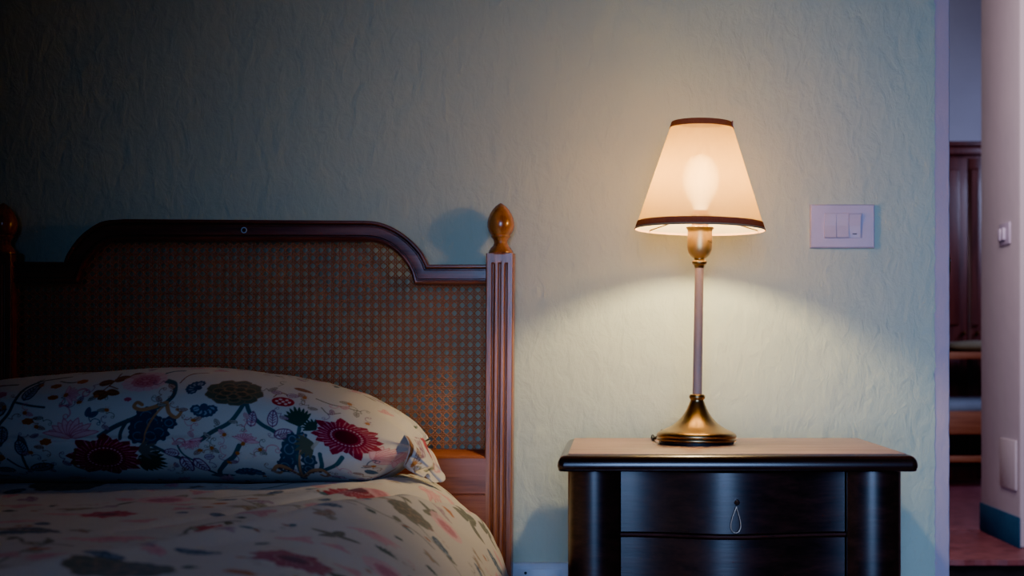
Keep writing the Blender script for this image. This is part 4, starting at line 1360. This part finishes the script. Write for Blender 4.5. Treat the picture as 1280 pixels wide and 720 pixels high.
for k, (a, b) in enumerate(((1030.4, 1044.7), (1045.4, 1060.1), (1060.9, 1075.3))):
    x0, x1 = WX(a, 2.64), WX(b, 2.64); z0, z1 = WZ(297.3, 2.64), WZ(267.6, 2.64); zm = (z0 + z1) / 2
    bm = bmesh.new()
    if k < 2: prf = [(z0, .0015), (z0, -.0052), (z0 + .0015, -.0062), (zm, -.0028), (z1, -.0015), (z1, .0015)]
    else: prf = [(z0, .0015), (z0, -.0012), (zm, -.0030), (z1 - .0015, -.0066), (z1, -.0058), (z1, .0015)]
    extrude_pts = [(x0, p) for p in prf]
    va = [bm.verts.new((x0, WALL_Y - .0106 + y, z)) for z, y in prf]; vb = [bm.verts.new((x1, WALL_Y - .0106 + y, z)) for z, y in prf]
    for i in range(len(prf)): bm.faces.new((va[i], va[(i + 1) % len(prf)], vb[(i + 1) % len(prf)], vb[i]))
    bm.faces.new(va); bm.faces.new(vb)
    r = obj('rocker', bm, M['switch2'], sw, smooth=False)
    if k == 2:
        bm = bmesh.new(); add_box(bm, WX(1065.3, 2.64), WX(1070.7, 2.64), WALL_Y - .0135, WALL_Y - .0118, WZ(293, 2.64), WZ(292, 2.64))
        obj('mark', bm, M['ink'], r, smooth=False)
so_ = thing('wall_socket', 'white socket plate low on the wall between bed and nightstand', 'socket', (WX(675, WALL_Y), WALL_Y - .001, WZ(757, WALL_Y)))
wallplate(633, 716, 702.5, 757, .010, M['socket'], so_, slope=.0022)
bm = bmesh.new(); add_box(bm, WX(648, 2.64), WX(702, 2.64), WALL_Y - .0125, WALL_Y - .006, WZ(748, 2.64), WZ(711.5, 2.64), .0006)
obj('socket_insert', bm, M['socket'], so_)
for px, py in ((657, 716), (657, 730), (657, 744)):
    bm = bmesh.new(); lathe(bm, [(.0026, 0), (.0026, .0012)], 0, 0, 20)
    c = W(px, py, 2.64)
    bm.transform(Matrix.Translation((c.x, WALL_Y - .0124, c.z)) @ Matrix.Rotation(PI / 2, 4, 'X'))
    obj('pin_hole', bm, M['black'], so_)

# ------------------------------------------------------------------ LIGHTS
def light(name, kind, loc, energy, color, **kw):
    l = bpy.data.lights.new(name, kind); l.energy = energy; l.color = color
    for k, v in kw.items(): setattr(l, k, v)
    o = bpy.data.objects.new(name, l); COL.objects.link(o); o.location = loc
    return o
def aim(o, tgt):
    o.rotation_euler = (Vector(tgt) - o.location).to_track_quat('-Z', 'Y').to_euler()
zB = zL(234)
light('bulb_light', 'POINT', (lamp_x + .003, LY, zB), 11.5, (1, .73, .38), shadow_soft_size=.016)
a = light('window_light', 'AREA', (.15, -1.25, 1.15), 8.6, (.30, .51, 1.0), shape='RECTANGLE', size=1.1, size_y=1.3, spread=math.radians(49))
aim(a, (.74, 2.6, .66))
h1 = light('hall_light', 'AREA', (.9, 4.2, 2.4), 50, (.88, .72, .78), shape='RECTANGLE', size=.8, size_y=.8)
aim(h1, (1.5, 5.9, .9))
h2 = light('far_room_light', 'AREA', (3.4, 8.0, 2.2), 26, (.5, .55, .95), shape='RECTANGLE', size=.8, size_y=.8)
aim(h2, (2.2, 8.6, .8))
w = bpy.data.worlds.new('world'); scene.world = w; w.use_nodes = True
w.node_tree.nodes['Background'].inputs['Color'].default_value = (.35, .5, .9, 1)
w.node_tree.nodes['Background'].inputs['Strength'].default_value = .02

# ------------------------------------------------------------------ CAMERA
cam = bpy.data.cameras.new('camera'); co = bpy.data.objects.new('camera', cam); COL.objects.link(co)
co.location = (0, 0, CAM_Z); co.rotation_euler = (PI / 2, 0, 0)
cam.sensor_width = 36; cam.lens = 36 * FPX / 1280
cam.shift_x = -(PX0 - 640) / 1280; cam.shift_y = (PY0 - 360) / 1280
cam.clip_start = .05; cam.clip_end = 50
cam.dof.use_dof = True; cam.dof.focus_distance = 2.48; cam.dof.aperture_fstop = 6.3
scene.camera = co
scene.view_settings.view_transform = 'AgX'
scene.view_settings.look = 'AgX - Punchy'
scene.view_settings.exposure = .72
